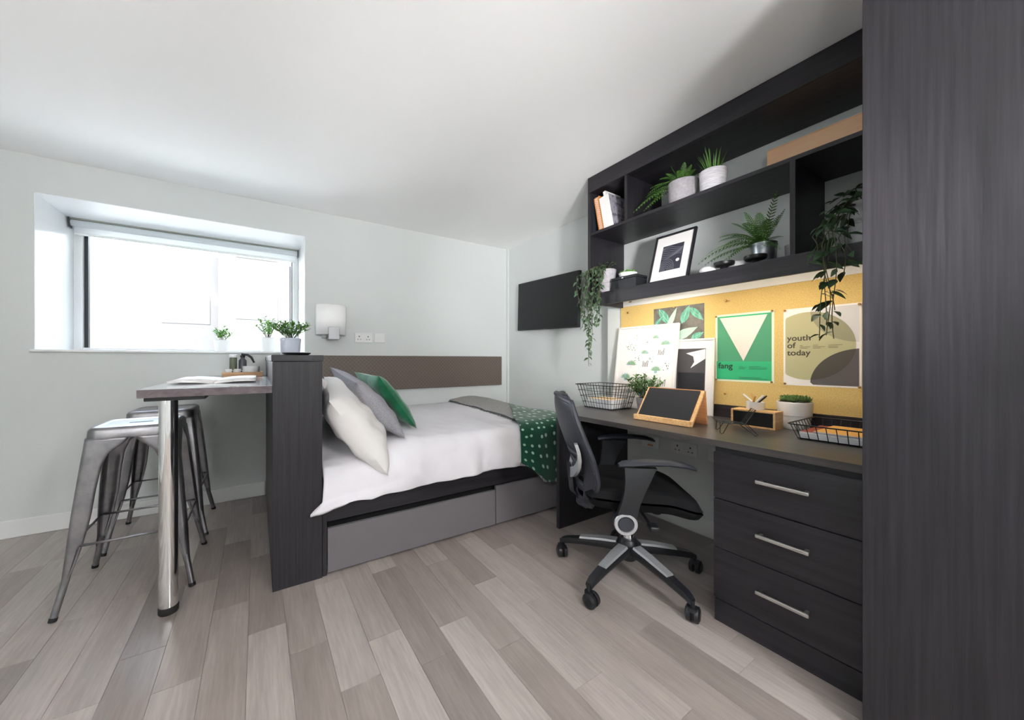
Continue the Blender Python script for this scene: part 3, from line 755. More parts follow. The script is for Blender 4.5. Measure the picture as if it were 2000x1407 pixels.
# ------------------------------------------------------------------ office chair (built facing +x, then turned)
def make_chair():
    t = thing('office_chair', 'black swivel office chair with mesh back and silver five-star base', 'chair', (0, 0, 0))
    yaw = math.atan2(-.66, .75)
    # base
    obj('base_hub', MB().lathe([(.030, .085), (.046, .10), (.052, .15), (.044, .185), (.034, .195)], 0, 0, 24), 'black_plastic', t)
    obj('gas_lift', MB().lathe([(.026, .19), (.026, .30), (.018, .30), (.018, .37)], 0, 0, 20), 'chrome', t)
    for k in range(5):
        a = math.radians(116+72*k)-yaw; d_ = V(math.cos(a), math.sin(a), 0); s_ = V(-d_.y, d_.x, 0)
        def ring(r, z, w_, h_): c = d_*r+V(0, 0, z); return [c-s_*w_, c-s_*w_*.8+V(0, 0, h_), c+s_*w_*.8+V(0, 0, h_), c+s_*w_, c+s_*w_*.7-V(0, 0, h_), c-s_*w_*.7-V(0, 0, h_)]
        lg = obj('base_leg', MB().loft([ring(.03, .148, .036, .022), ring(.12, .138, .031, .020), ring(.24, .118, .025, .017), ring(.325, .100, .021, .015), ring(.352, .088, .018, .012)]), 'black_plastic', t)
        obj('leg_cover', MB().loft([[p+V(0, 0, .0125) for p in ring(.055, .153, .028, .009)], [p+V(0, 0, .0125) for p in ring(.13, .143, .026, .009)], [p+V(0, 0, .0125) for p in ring(.245, .121, .021, .008)]]), 'silver_plastic', lg)
        c = d_*.352
        cs = obj('caster', MB().tube([c+V(0, 0, .055), c+V(0, 0, .095)], .009, 10).tube([c+V(0, 0, .05), c+V(0, 0, .066)], .02, 12), 'black_plastic', t)
        a2 = a+random.uniform(-1.2, 1.2); ax = V(math.cos(a2), math.sin(a2), 0); c2 = c+V(-ax.y, ax.x, 0)*.012
        for q in (-1, 1):
            c3 = c2+V(0, 0, .0332)+ax*q*.018
            pr = [c3-ax*.012*q, c3-ax*.010*q, c3+ax*.004*q, c3+ax*.010*q]
            obj('wheel', MB().tube(pr, [.030, .033, .032, .020], 18), 'black_plastic', cs)
    obj('seat_mechanism', MB().box(-.10, -.075, .355, .10, .075, .415, .015), 'black_plastic', t)
    obj('height_lever', MB().tube([(.03, -.07, .375), (.04, -.24, .365)], .007, 8).box(.025, -.275, .355, .065, -.22, .375, .006), 'black_plastic', t)
    obj('tilt_knob', MB().tube([(.12, -.04, .375), (.12, -.04, .345)], .022, 12), 'black_plastic', t)
    # seat cushion
    def seat(u, v, top):
        uu, vv = 2*u-1, 2*v-1
        x = .02+.255*uu; wy = .245*(1-.10*max(0, -uu)-.06*abs(uu)**4)
        y = wy*vv
        k = (max(0, 1-abs(uu)**9)*max(0, 1-abs(vv)**9))**.42
        z = .455 + (.046*k if top else -.050*k)
        z += -.030*smooth((uu-.35)/.65)+.010*abs(vv)**2*(1 if top else 0)
        x -= .02*(abs(vv)**3)*(1 if uu > 0 else -1)*abs(uu)
        return (x, y, z)
    mb = MB().grid(28, 28, lambda u, v: seat(u, v, True)).grid(28, 28, lambda u, v: seat(u, v, False), flip=True)
    obj('seat', mb, 'black_fabric', t)
    # backrest shell: oval, curved round the sitter, waisted slots low down
    def hw(q):  # half width by height 0..1
        return interp([(0, .085), (.05, .13), (.15, .175), (.3, .215), (.5, .232), (.7, .225), (.85, .205), (.95, .175), (1, .14)], q)
    def backp(q, s_, off=0.):
        z = lerp(.365, .925, q)
        x = -.245 - .115*smooth((q-.25)/.75) + .05*math.sin(PI*min(1, q*1.3))*0 - .02*math.sin(PI*q)
        w_ = hw(q); y = w_*s_
        x += .085*abs(s_)**2*(w_/.23)
        return V(x-off, y, z)
    mb = MB(); nq, ns = 44, 33; vs = []; fs = []
    for j in range(nq):
        for i in range(ns): vs.append(backp(j/(nq-1), 2*i/(ns-1)-1))
    for j in range(nq-1):
        for i in range(ns-1):
            q = (j+.5)/(nq-1); s_ = 2*(i+.5)/(ns-1)-1
            slot = (abs(s_) < .62 and (.10 < q < .17 or .235 < q < .30 or .345 < q < .39 or .43 < q < .465 or .50 < q < .53))
            if not slot: fs.append((j*ns+i, j*ns+i+1, (j+1)*ns+i+1, (j+1)*ns+i))
    mb.add(vs, fs, 0, True)
    bk = obj('backrest', mb, 'back_plastic', t); md = bk.modifiers.new('shell', 'SOLIDIFY'); md.thickness = .014; md.offset = 0
    path = [backp(i/60, s_) for i in range(3, 58) for s_ in (1,)] ; path2 = [backp(i/60, -1) for i in range(57, 2, -1)]
    top_arc = [backp(57/60+.05*math.sin(PI*k/8), 1-2*k/8) for k in range(1, 8)]; bot_arc = [backp(3/60-.05*math.sin(PI*k/8), -1+2*k/8) for k in range(1, 8)]
    obj('back_rim', MB().tube(path+top_arc+path2+bot_arc, .0135, 8, closed=True), 'back_plastic', bk)
    # silver lumbar bow on the rear
    pb = [backp(.60-.32*math.cos(a), math.sin(a)*.86, .026) for a in [(-.5+i/16)*PI*1.02 for i in range(17)]]
    mb = MB()
    rings = []
    for i, p in enumerate(pb):
        d_ = (pb[min(i+1, 16)]-pb[max(i-1, 0)]).normalized(); nn = V(1, 0, 0); b_ = d_.cross(nn).normalized()*(.026-.009*abs(i-8)/8)
        rings.append([p-b_-nn*.006, p+b_-nn*.006, p+b_+nn*.010, p-b_+nn*.010])
    obj('lumbar_support', mb.loft(rings), 'silver_plastic', bk)
    obj('back_bracket', MB().loft([[V(-.06, -.045, .372), V(-.06, .045, .372), V(-.06, .045, .395), V(-.06, -.045, .395)], [V(-.22, -.04, .36), V(-.22, .04, .36), V(-.23, .04, .385), V(-.23, -.04, .385)], [V(-.272, -.035, .43), V(-.272, .035, .43), V(-.292, .035, .43), V(-.292, -.035, .43)], [V(-.285, -.03, .56), V(-.285, .03, .56), V(-.305, .03, .56), V(-.305, -.03, .56)]]), 'black_plastic', t)
    # arms
    for sy in (-1, 1):
        yo = sy*.272
        A_ = [(.386, -.078, .043), (.42, -.072, .041), (.47, -.060, .038), (.53, -.042, .042), (.58, -.028, .052), (.618, -.02, .062), (.632, -.015, .066)]
        rings = []
        for z, xc, w_ in A_:
            yy = yo+sy*.012*math.sin((z-.386)/.246*PI); th = .014
            rings.append([V(xc-w_, yy-th, z), V(xc-w_*.5, yy-th*1.25, z), V(xc+w_*.5, yy-th*1.25, z), V(xc+w_, yy-th, z), V(xc+w_, yy+th, z), V(xc+w_*.5, yy+th*1.25, z), V(xc-w_*.5, yy+th*1.25, z), V(xc-w_, yy+th, z)])
        ar = obj('arm_support', MB().loft(rings).tube([(-.078, yo-.017, .386), (-.078, yo+.017, .386)], .05, 24), 'black_plastic', t)
        obj('arm_bracket', MB().box(-.10, min(yo, sy*.06), .372, -.055, max(yo, sy*.06), .40, .004), 'black_plastic', t)
        rp_ = [(.034, 0), (.036, .006), (.047, .006), (.050, .0)]
        M_ = Matrix.Translation((-.078, yo+sy*.0175, .386)) @ Matrix.Rotation(-sy*PI/2, 4, 'X')
        obj('pivot_ring', MB().lathe([(.033, 0), (.035, .006), (.046, .006), (.049, 0)], 0, 0, 32, cap0=False, cap1=False).xf(M_), 'silver_plastic', ar)
        obj('pivot_cap', MB().lathe([(.033, 0), (.030, .006), (.0, .007)], 0, 0, 28, cap0=False, cap1=False).xf(M_), 'back_plastic', ar)
        rings = []
        for x, z, w_, h_ in ((-.105, .636, .020, .008), (-.085, .643, .034, .012), (0, .653, .040, .013), (.09, .657, .041, .012), (.16, .650, .038, .011), (.195, .640, .030, .009), (.205, .635, .018, .006)):
            rings.append([V(x, yo+w_*math.cos(a), z+h_*math.sin(a)) for a in [2*PI*i/14 for i in range(14)]])
        obj('armrest', MB().loft(rings), 'back_plastic', t)
    t.location = (1.615, 1.15, 0); t.rotation_euler = (0, 0, yaw)
make_chair()

# ------------------------------------------------------------------ plants
def leaf_mesh(name, L, W, m_, fold=.25, droop=.25):
    """leaf lying along +x from the origin, slightly folded and drooping"""
    pr = [(0, .02), (.15, .55), (.38, 1.0), (.62, .85), (.85, .42), (1, .02)]
    vs = []; fs = []
    for t_, w_ in pr:
        z = -droop*L*t_*t_
        vs += [(L*t_, -W/2*w_, z+fold*W/2*w_), (L*t_, 0, z), (L*t_, W/2*w_, z+fold*W/2*w_)]
    for j in range(len(pr)-1):
        for i in range(2): fs.append((j*3+i, j*3+i+1, j*3+i+4, j*3+i+3))
    return mesh_of(name, MB().add(vs, fs, 0, True), m_)
def aim(p, d_, roll=0, s_=1.):
    x = Vector(d_).normalized(); up = V(0, 0, 1); y = up.cross(x)
    if y.length < .05: y = V(0, 1, 0)
    y.normalize(); z = x.cross(y)
    R_ = Matrix((x, y, z)).transposed().to_4x4()
    return Matrix.Translation(p) @ R_ @ Matrix.Rotation(roll, 4, 'X') @ Matrix.Scale(s_, 4)
def plant(name, label, loc, group=None, cat='plant'): return thing(name, label, cat, loc, group)
def pot(t, x, y, z, r0, r1, h_, m_, seg=32, step=None, soil=True):
    """tapered pot with a rim, hollow at the top; step=(height,ring inset) for a two-part pot"""
    pr = [(r0*.96, z), (r0, z+.003)]
    if step: zz = z+h_*step[0]; rr = lerp(r0, r1, step[0]); pr += [(rr-step[1], zz-.002), (rr-step[1]-.001, zz), (rr+step[1], zz+.002)]
    pr += [(r1, z+h_-.002), (r1-.002, z+h_), (r1-.007, z+h_-.001), (r1-.009, z+h_-.014)]
    p = obj('pot', MB().lathe(pr, x, y, seg, cap1=False), m_, t)
    if soil: obj('soil', MB().disc((x, y, z+h_-.013), r1-.008, 2, 24), 'soil', t)
    return p
def frond(base, dir_, L, m_, t, arch=.5, pin=.045, n_=17, taper=1.0):
    """fern frond: midrib with paired leaflets"""
    d_ = Vector(dir_).normalized(); up = V(0, 0, 1); side = d_.cross(up)
    if side.length < .05: side = V(0, 1, 0)
    side.normalize(); P = []
    for i in range(n_+1):
        q = i/n_; P.append(Vector(base)+d_*L*q+up*(-arch*L*q*q))
    mb = MB().tube(P, [.0016*(1-.7*i/n_) for i in range(n_+1)], 5)
    for i in range(2, n_+1):
        q = i/n_; tg = (P[i]-P[i-1]).normalized(); ln = pin*(math.sin(PI*min(.97, q*.9+.08))**.6)*taper; nn = side.cross(tg)
        for s_ in (-1, 1):
            a = P[i]-tg*.004; e = P[i]+side*s_*ln+tg*ln*.35-nn*ln*.15; wd_ = tg*(L/n_*.27)
            mb.add([a-wd_*.6, a+wd_*.6, lerp(a, e, .6)+wd_*.8, e, lerp(a, e, .6)-wd_*.8], [(0, 1, 2, 3, 4)])
    return obj('frond', mb, m_, t)
def fern(t, c, specs, m_):
    for az, el, L, arch, pin in specs:
        pin *= .74
        a = math.radians(az); e = math.radians(el)
        frond(c, (math.cos(a)*math.cos(e), math.sin(a)*math.cos(e), math.sin(e)), L, m_, t, arch, pin)
def sprigs(t, c, n_, spread, hmin, hmax, lm, lens=(.02, .03), seed=1, per=9, r0=.02, lean=.75):
    """bushy plant: stems with short leaves all along"""
    random.seed(seed)
    for i in range(n_):
        a = 2*PI*i/n_*1.618*3+random.random(); tl = lean*math.sqrt((i+.5)/n_); hh = random.uniform(hmin, hmax)*(1-.35*tl)
        b_ = Vector(c)+V(math.cos(a), math.sin(a), 0)*r0*random.random(); e = Vector(c)+V(math.cos(a)*spread*tl, math.sin(a)*spread*tl, hh)
        mid = lerp(b_, e, .5)+V(0, 0, hh*.12); path = [b_, mid, e]
        s_ = obj('sprig', MB().tube(path, .0013, 4), 'stem', t)
        for k in range(per):
            q = .3+.7*k/(per-1); p = lerp(lerp(b_, mid, q), lerp(mid, e, q), q); g = k*2.4+i
            d_ = (e-b_).normalized()*.7+V(math.cos(g), math.sin(g), .1)*.75
            inst('leaf', lm, s_, aim(p-wloc(t), d_, random.uniform(-.6, .6), random.uniform(.8, 1.15)))
def vine(t, path, lm, gap, seed, size=(.8, 1.2), droop=.6, r=.0016, sp=(0, 2*PI)):
    random.seed(seed); P = [Vector(p) for p in path]
    st_ = obj('stem', MB().tube(P, r, 5), 'stem', t); d0 = 0; k = 0
    for a, b_ in zip(P, P[1:]):
        L = (b_-a).length; q = gap-d0
        while q < L:
            p = lerp(a, b_, q/L); g = k*2.2+random.uniform(-.6, .6); k += 1
            d_ = V(math.cos(g), math.sin(g), 0)+V(0, 0, -droop+random.uniform(-.3, .3))
            inst('leaf', lm, st_, aim(p-wloc(t), d_, random.uniform(-.7, .7), random.uniform(*size))); q += gap
        d0 = (d0+L) % gap
def hang(p0, out, top, end, wob, seed, n_=14):
    """path: rises from the pot, arches over the edge and hangs down"""
    random.seed(seed); p0, out, end = Vector(p0), Vector(out), Vector(end); P = [p0, lerp(p0, out, .5)+V(0, 0, top), out]
    for i in range(1, n_+1):
        q = i/n_; P.append(lerp(out, end, q)+V(math.sin(q*7+seed)*wob, math.cos(q*6+seed*2)*wob, 0))
    return P
LM = leaf_mesh('leaf', .022, .009, 'leaf_mid', .2, .15)
LB = leaf_mesh('leaf', .030, .014, 'leaf_bright', .2, .2)
LG = leaf_mesh('leaf', .024, .013, 'leaf_green', .25, .2)
LI = leaf_mesh('leaf', .036, .020, 'leaf_ivy', .3, .35)
LR = leaf_mesh('leaf', .052, .025, 'leaf_dark', .3, .3)

# ---- window sill
t = plant('potted_plant', 'bright succulent in a white pot on the window sill', (-.25, 3.72, WZ0), 'plants on the sill')
pot(t, -.25, 3.72, WZ0, .05, .062, .10, 'white_ceramic'); sprigs(t, (-.25, 3.72, WZ0+.09), 16, .10, .08, .14, LB, seed=2, per=7)
t = plant('potted_plant', 'leafy plant in a tall white pot at the right end of the sill', (.085, 3.70, WZ0), 'plants on the sill')
pot(t, .085, 3.70, WZ0, .055, .065, .13, 'white_ceramic'); sprigs(t, (.085, 3.70, WZ0+.12), 20, .14, .13, .22, LB, seed=4, per=8)

# ---- on the partition
t = plant('potted_plant', 'spiky green plant in a pale blue ribbed pot on the partition', (.159, 2.24, 1.124))
pr = [(.046, 1.124)]
for i in range(9): zz = 1.128+i*.0102; rr = .047+.006*i/8; pr += [(rr, zz), (rr+.0018, zz+.005)]
pr += [(.052, 1.221), (.048, 1.221), (.046, 1.208)]
obj('pot', MB().lathe(pr, .159, 2.24, 36, cap1=False), 'ribbed_blue', t); obj('soil', MB().disc((.159, 2.24, 1.209), .047, 2, 24), 'soil', t)
sprigs(t, (.159, 2.24, 1.208), 30, .125, .10, .125, LM, seed=9, per=13, r0=.012, lean=.95)
sa = obj('saucer', MB().lathe([(.050, 1.124), (.056, 1.126), (.068, 1.135), (.069, 1.138), (.066, 1.137), (.052, 1.129), (.0, 1.128)], .178, 2.095, 32, cap1=False), 'black_plastic'); tag(sa, 'shallow black saucer in front of the ribbed pot', 'saucer')

# ---- on the breakfast bar
ZT = .979
t = thing('wooden_tray', 'small oak tray holding crockery at the back of the bar', 'tray', (-.085, 3.16, ZT))
obj('base', MB().box(-.21, 3.07, ZT, .036, 3.25, ZT+.010, .002), 'tray_wood', t)
for a in ((-.21, 3.07, .036, 3.08), (-.21, 3.24, .036, 3.25), (-.21, 3.08, -.20, 3.24), (.026, 3.08, .036, 3.24)): obj('rim', MB().box(a[0], a[1], ZT+.010, a[2], a[3], ZT+.034, .001), 'tray_wood', t)
zt_ = ZT+.010
t = thing('storage_jar', 'olive glass jar with white lid on the oak tray', 'jar', (-.150, 3.19, zt_))
obj('glass', MB().lathe([(.022, zt_), (.024, zt_+.004), (.024, zt_+.125), (.021, zt_+.13)], -.150, 3.19, 20), 'olive_glass', t); obj('lid', MB().lathe([(.0255, zt_+.13), (.0255, zt_+.148), (.02, zt_+.15)], -.150, 3.19, 20), 'white_ceramic', t)
t = thing('pump_bottle', 'dark pump bottle with black curved spout on the oak tray', 'bottle', (-.092, 3.20, zt_))
obj('body', MB().lathe([(.022, zt_), (.026, zt_+.004), (.026, zt_+.108), (.014, zt_+.124), (.012, zt_+.132)], -.092, 3.20, 20), 'steel_dark', t)
obj('collar', MB().lathe([(.016, zt_+.130), (.016, zt_+.146), (.005, zt_+.146), (.005, zt_+.158)], -.092, 3.20, 16), 'black_plastic', t)
obj('spout', MB().tube([(-.10, 3.20, zt_+.155), (-.06, 3.197, zt_+.150), (-.036, 3.195, zt_+.13), (-.018, 3.193, zt_+.09)], [.009, .009, .009, .007], 10), 'black_plastic', t)
t = obj('bowl', MB().lathe([(.035, zt_), (.045, zt_+.004), (.053, zt_+.02), (.055, zt_+.066), (.052, zt_+.066), (.048, zt_+.02), (.0, zt_+.010)], -.036, 3.135, 28, cap1=False), 'white_ceramic'); tag(t, 'white straight-sided bowl at the right of the oak tray', 'bowl')
for i, (x, y, lab) in enumerate(((-.176, 3.112, 'small white cup at the left corner of the oak tray'), (-.122, 3.118, 'small white cup in the middle of the oak tray'))):
    t = thing('cup', lab, 'cup', (x, y, zt_), 'cups on the tray')
    obj('body', MB().lathe([(.015, zt_), (.019, zt_+.004), (.023, zt_+.046), (.021, zt_+.046), (.017, zt_+.006)], x, y, 20, cap1=True), 'white_ceramic', t)
    obj('handle', MB().tube([(x+.021, y, zt_+.036), (x+.032, y, zt_+.034), (x+.032, y, zt_+.018), (x+.019, y, zt_+.014)], .0028, 6), 'white_ceramic', t)
t = thing('magazine', 'open white magazine lying on the breakfast bar', 'magazine', (-.18, 2.55, ZT))
def page(s_):
    def fn(u, v):
        yy = lerp(2.27, 2.83, v); xm = -.19
        x = xm+s_*.185*u; return (x, yy, ZT+.002+.016*math.sin(min(1, u*1.15)*PI*.5)*(1-.4*u))
    return fn
for s_ in (-1, 1):
    mb = MB().grid(12, 3, page(s_), flip=s_ < 0); o = obj('page_block', mb, 'paper', t); md = o.modifiers.new('t', 'SOLIDIFY'); md.thickness = .010; md.offset = 0

# ---- books in the upper left compartment
ZM, ZL = 2.0, 1.566
bm_specs = [(1.740, .010, .235, .15, 0, 'navy_cover', 'navy_cover', 'dark navy book at the left end of the book row'),
            (1.680, .044, .245, .15, 11, 'orange_cover', 'paper', 'orange spiral-bound notebook in the row of books'),
            (1.6345, .038, .225, .15, 11, 'paper', 'paper', 'white book right of the orange notebook'),
            (1.595, .018, .262, .16, 11, 'paper', 'paper', 'tallest thin white book in the row of books'),
            (1.576, .018, .235, .17, 11, 'paper', 'print_grey', 'white magazine with printed grey cover, right end of the row')]
for y0, th, hh, dp, ang, spine, cover, lab in bm_specs:
    t = thing('book', lab, 'book', (2.03, y0, ZM), 'books on the top shelf')
    M_ = Matrix.Translation((2.035, y0, ZM+.0008)) @ Matrix.Rotation(-math.radians(ang), 4, 'X')
    obj('page_block', MB().box(.004, -th+.003, .003, dp-.004, -.003, hh-.003).xf(M_), 'orange_cover' if 'spiral' in lab else 'paper_edge', t)
    obj('cover', MB().box(0, -th, 0, dp, -th+.0025, hh).xf(M_), cover if cover != 'paper' or spine == 'paper' else spine, t)
    obj('cover', MB().box(0, -.0025, 0, dp, 0, hh).xf(M_), spine, t)
    if 'spiral' in lab:
        for i in range(16): obj('spiral_ring', MB().tube([(V(-.004, -th*.5+.012*math.cos(a), .012+i*.0148)+V(.008*math.sin(a), 0, 0)) for a in [2*PI*k/8 for k in range(8)]], .0012, 4, closed=True).xf(M_), 'white_ceramic', t)
    else: obj('spine', MB().box(-.0025, -th, 0, .001, 0, hh).xf(M_), spine, t)

# ---- top shelf plants
t = plant('potted_fern', 'trailing fern in a wide grey pot on the top shelf', (2.125, 1.15, ZM))
pot(t, 2.125, 1.15, ZM+.012, .074, .080, .125, 'grey_pot'); obj('pot_saucer', MB().lathe([(.055, ZM), (.066, ZM+.012)], 2.125, 1.15, 28), 'white_ceramic', t)
random.seed(5)
fern(t, (2.125, 1.16, ZM+.125), [(95, 22, .30, .55, .032), (110, 10, .27, .5, .03), (80, 35, .26, .65, .03), (125, 35, .2, .5, .03), (150, 55, .16, .4, .028), (60, 60, .16, .3, .028), (200, 60, .16, .5, .028), (250, 50, .16, .5, .028), (280, 40, .15, .5, .028), (20, 65, .14, .3, .025), (100, 70, .17, .15, .026), (230, 75, .15, .2, .026), (310, 55, .14, .4, .025), (135, 15, .2, .5, .028), (90, 5, .24, .35, .028), (105, 40, .24, .6, .03), (170, 30, .16, .6, .028), (215, 35, .15, .6, .028), (260, 65, .15, .3, .026), (120, 55, .2, .5, .028)], 'leaf_fern')
t = plant('potted_grass', 'tufted grass in a white patterned pot on the top shelf', (2.10, .978, ZM))
pot(t, 2.10, .978, ZM, .058, .065, .118, 'pattern_white')
random.seed(8)
for i in range(46):
    a = random.random()*2*PI; tl = random.random()**.7*.55; L = random.uniform(.09, .135); b0 = V(2.10+.03*math.cos(a), .978+.03*math.sin(a), ZM+.104); d_ = V(math.cos(a)*tl, math.sin(a)*tl, 1).normalized(); s_ = V(-math.sin(a), math.cos(a), 0)*.0032
    P = [b0, b0+d_*L*.55, b0+d_*L+V(math.cos(a), math.sin(a), -.3)*L*.16*tl]
    obj('blade', MB().add([P[0]-s_, P[0]+s_, P[1]+s_*.8, P[2], P[1]-s_*.8], [(0, 1, 2, 4), (2, 3, 4)], 0, True), 'leaf_fern', t)
pb = thing('storage_box', 'peach coloured long box lying on the top shelf', 'box', (2.32, .56, ZM))
obj('body', MB().box(2.272, .31, ZM, 2.385, .800, ZM+.188, .002), 'peach_board', pb); obj('lid', MB().box(2.2718, .3098, ZM+.1885, 2.3852, .8002, ZM+.1925), 'peach_board', pb)

# ---- lower shelf
t = plant('hanging_plant', 'trailing ivy in a two-tone grey pot at the shelf left end', (2.085, 1.655, ZL))
pot(t, 2.085, 1.655, ZL, .046, .063, .160, 'grey_pot', step=(.42, .0015))
random.seed(21); zt2 = ZL+.15
for k in range(15):
    yo = 1.575+.016*k; xo = 1.965+random.uniform(-.03, .02); ln = random.uniform(.28, .40)
    if k in (6, 8, 9, 10, 11): ln = (.60, .52, .66, .48, .57)[(6, 8, 9, 10, 11).index(k)]
    vine(t, hang((2.07, 1.655+random.uniform(-.03, .03), zt2), (xo, yo, zt2-.02+random.uniform(-.03, .03)), .035, (1.955+random.uniform(-.03, .02), lerp(yo, 1.68, .5+.3*(ln > .45)), zt2-ln), .007, k+1), LI, .030 if ln < .45 else .034, 40+k, (.75, 1.15))
for k in range(7):
    a = k*.9; vine(t, [(2.085, 1.655, zt2), (2.085+.03*math.cos(a), 1.655+.03*math.sin(a), zt2+.04), (2.085+.06*math.cos(a), 1.655+.06*math.sin(a), zt2+.06)], LI, .022, 70+k, (.7, 1), -.2)
t = thing('black_box', 'flat black box with small white mark on the shelf', 'box', (2.09, 1.485, ZL))
obj('body', MB().box(2.035, 1.395, ZL, 2.15, 1.575, ZL+.062, .002), 'black_plastic', t); obj('lid', MB().box(2.033, 1.393, ZL+.063, 2.152, 1.577, ZL+.080, .002), 'black_plastic', t); obj('mark', MB().box(2.0325, 1.485, ZL+.068, 2.034, 1.498, ZL+.073), 'white_ceramic', t)
zb_ = ZL+.080
t = plant('succulent_bowl', 'succulents in a white bowl standing on the black box', (2.095, 1.495, zb_))
obj('pot', MB().lathe([(.036, zb_), (.05, zb_+.006), (.058, zb_+.028), (.055, zb_+.028), (.045, zb_+.014)], 2.095, 1.495, 28, cap1=True), 'white_ceramic', t)
def rosettes(t, c, R_, n_, m_, s_, seed):
    random.seed(seed); mb = MB()
    for i in range(n_):
        a = i*2.4; rr = R_*math.sqrt(i/n_); c0 = Vector(c)+V(rr*math.cos(a), rr*math.sin(a), random.uniform(0, .3)*s_)
        for k in range(13):
            b_ = k*2.4; el = .25+.9*(1-k/13); L = s_*(.5+.5*k/13); d_ = V(math.cos(b_)*math.cos(1.5-el), math.sin(b_)*math.cos(1.5-el), math.sin(1.5-el)); w_ = d_.cross(V(0, 0, 1)).normalized()*L*.24; up = w_.cross(d_).normalized()*L*.12
            mb.add([c0, c0+d_*L*.5+w_, c0+d_*L, c0+d_*L*.5-w_, c0+d_*L*.5-up], [(0, 1, 2), (0, 2, 3), (0, 4, 1), (1, 4, 2), (2, 4, 3), (3, 4, 0)], 0, False)
    o = obj('foliage', mb, m_, t); o['kind'] = 'stuff'
rosettes(t, (2.095, 1.495, zb_+.022), .045, 16, 'leaf_mid', .024, 3)

def picture(name, label, y0, y1, xb_, xt_, z0, hgt, fw, th, frame_m, mount_m, win_):
    """frame leaning on the wall: bottom edge at x=xb_, top edge back at x=xt_; returns thing and matrix of its local plane (u right = -y, v up)"""
    t = thing(name, label, 'picture', (xb_, (y0+y1)/2, z0))
    ang = math.atan2(xt_-xb_, hgt); L = hgt/math.cos(ang)
    M_ = Matrix.Translation((xb_, y1, z0)) @ Matrix.Rotation(ang, 4, 'Y') @ Matrix(((0, 0, 1, 0), (-1, 0, 0, 0), (0, 1, 0, 0), (0, 0, 0, 1)))   # local: x->-y, y->z, z->+x (away from viewer)
    W = y1-y0
    for a in ((0, 0, W, fw), (0, L-fw, W, L), (0, fw, fw, L-fw), (W-fw, fw, W, L-fw)): obj('frame', MB().box(a[0], a[1], 0, a[2], a[3], th, .0015).xf(M_), frame_m, t)
    mt = obj('mount', MB().box(fw, fw, .006, W-fw, L-fw, th-.001).xf(M_), mount_m, t)
    return t, M_, W, L, mt
t, M_, W, L, mt = picture('framed_print', 'black framed abstract print leaning on the shelf', 1.088, 1.330, 2.052, 2.150, ZL, .305, .012, .016, 'black_frame', 'paper', None)
mb = MB().box(.058, .072, .0045, W-.058, L-.080, .006); obj('artwork', mb.xf(M_), 'art_navy', t)
ax0, ax1, ay0, ay1 = .058, W-.058, .072, L-.080
mb = MB()
def clipp(p): return V(min(max(p[0], ax0+.002), ax1-.002), min(max(p[1], ay0+.002), ay1-.002), .0042)
for k in range(6):
    mb.tube([clipp((ax0+.04+(.010+.0075*k)*math.cos(a), ay0+.004+(.014+.0115*k)*math.sin(a))) for a in [PI*i/16 for i in range(17)]], .0007, 4)
for k in range(8):
    mb.tube([clipp((lerp(ax0, ax1, i/10), ay1-.018-.0085*k+.010*math.sin(i*.55+k*.5))) for i in range(11)], .0007, 4)
obj('line_pattern', mb.xf(M_), 'art_line', t)
obj('white_dot', MB().lathe([(.0105, .0036), (.0105, .0046)], ax1-.022, ay0+.058, 24).xf(M_), 'paper', t)

def pebble(x, y, lab, r, h_, m_, name='pebble'):
    o = obj(name, MB().lathe([(r*.55, ZL), (r*.92, ZL+h_*.2), (r, ZL+h_*.42), (r*.82, ZL+h_*.75), (r*.4, ZL+h_*.96), (.001, ZL+h_)], x, y, 28), m_); tag(o, lab, 'ornament'); return o
pebble(2.065, .990, 'smooth white pebble ornament beside the black framed print', .038, .036, 'matt_white')
o = obj('white_dish', MB().lathe([(.036, ZL), (.046, ZL+.01), (.048, ZL+.040), (.044, ZL+.041), (.038, ZL+.016), (.0, ZL+.012)], 2.135, .872, 28, cap1=False), 'white_ceramic'); tag(o, 'round white dish on the shelf between two black holders', 'dish')
for x, y, lab in ((2.062, .908, 'flat black candle holder left of the white dish'), (2.062, .772, 'flat black candle holder in front of the galvanised pot')):
    t = thing('candle_holder', lab, 'candle holder', (x, y, ZL), 'black candle holders')
    obj('foot', MB().lathe([(.024, ZL), (.02, ZL+.006), (.014, ZL+.02)], x, y, 20), 'black_metal', t)
    obj('dish', MB().lathe([(.014, ZL+.018), (.042, ZL+.022), (.046, ZL+.028), (.046, ZL+.040), (.043, ZL+.040), (.040, ZL+.030)], x, y, 28), 'black_metal', t)
t = plant('potted_fern', 'bushy green fern in a galvanised metal pot', (2.165, .775, ZL))
pot(t, 2.165, .775, ZL, .048, .054, .118, 'galvanised'); obj('rim_band', MB().lathe([(.0555, ZL+.10), (.0565, ZL+.103), (.0555, ZL+.106)], 2.165, .775, 28, cap0=False, cap1=False), 'galvanised', t)
fern(t, (2.165, .782, ZL+.112), [(108, 28, .31, .62, .042), (125, 45, .26, .55, .040), (95, 48, .25, .6, .04), (140, 25, .24, .6, .038), (110, 62, .26, .35, .042), (88, 66, .22, .3, .038), (250, 74, .26, .05, .040), (262, 58, .18, .05, .026), (235, 50, .17, .15, .03), (180, 40, .2, .7, .04), (205, 25, .18, .7, .04), (160, 60, .22, .4, .04), (225, 10, .15, .6, .036), (75, 30, .2, .6, .038), (190, 70, .22, .3, .04), (150, 5, .2, .5, .04), (120, 10, .22, .4, .04), (215, 65, .2, .4, .036), (100, 15, .26, .45, .04), (130, 30, .28, .6, .04), (170, 20, .2, .6, .04), (195, 50, .22, .5, .04), (115, 50, .27, .5, .04), (85, 55, .24, .45, .04), (145, 70, .24, .25, .038), (240, 30, .14, .5, .034)], 'leaf_fern')
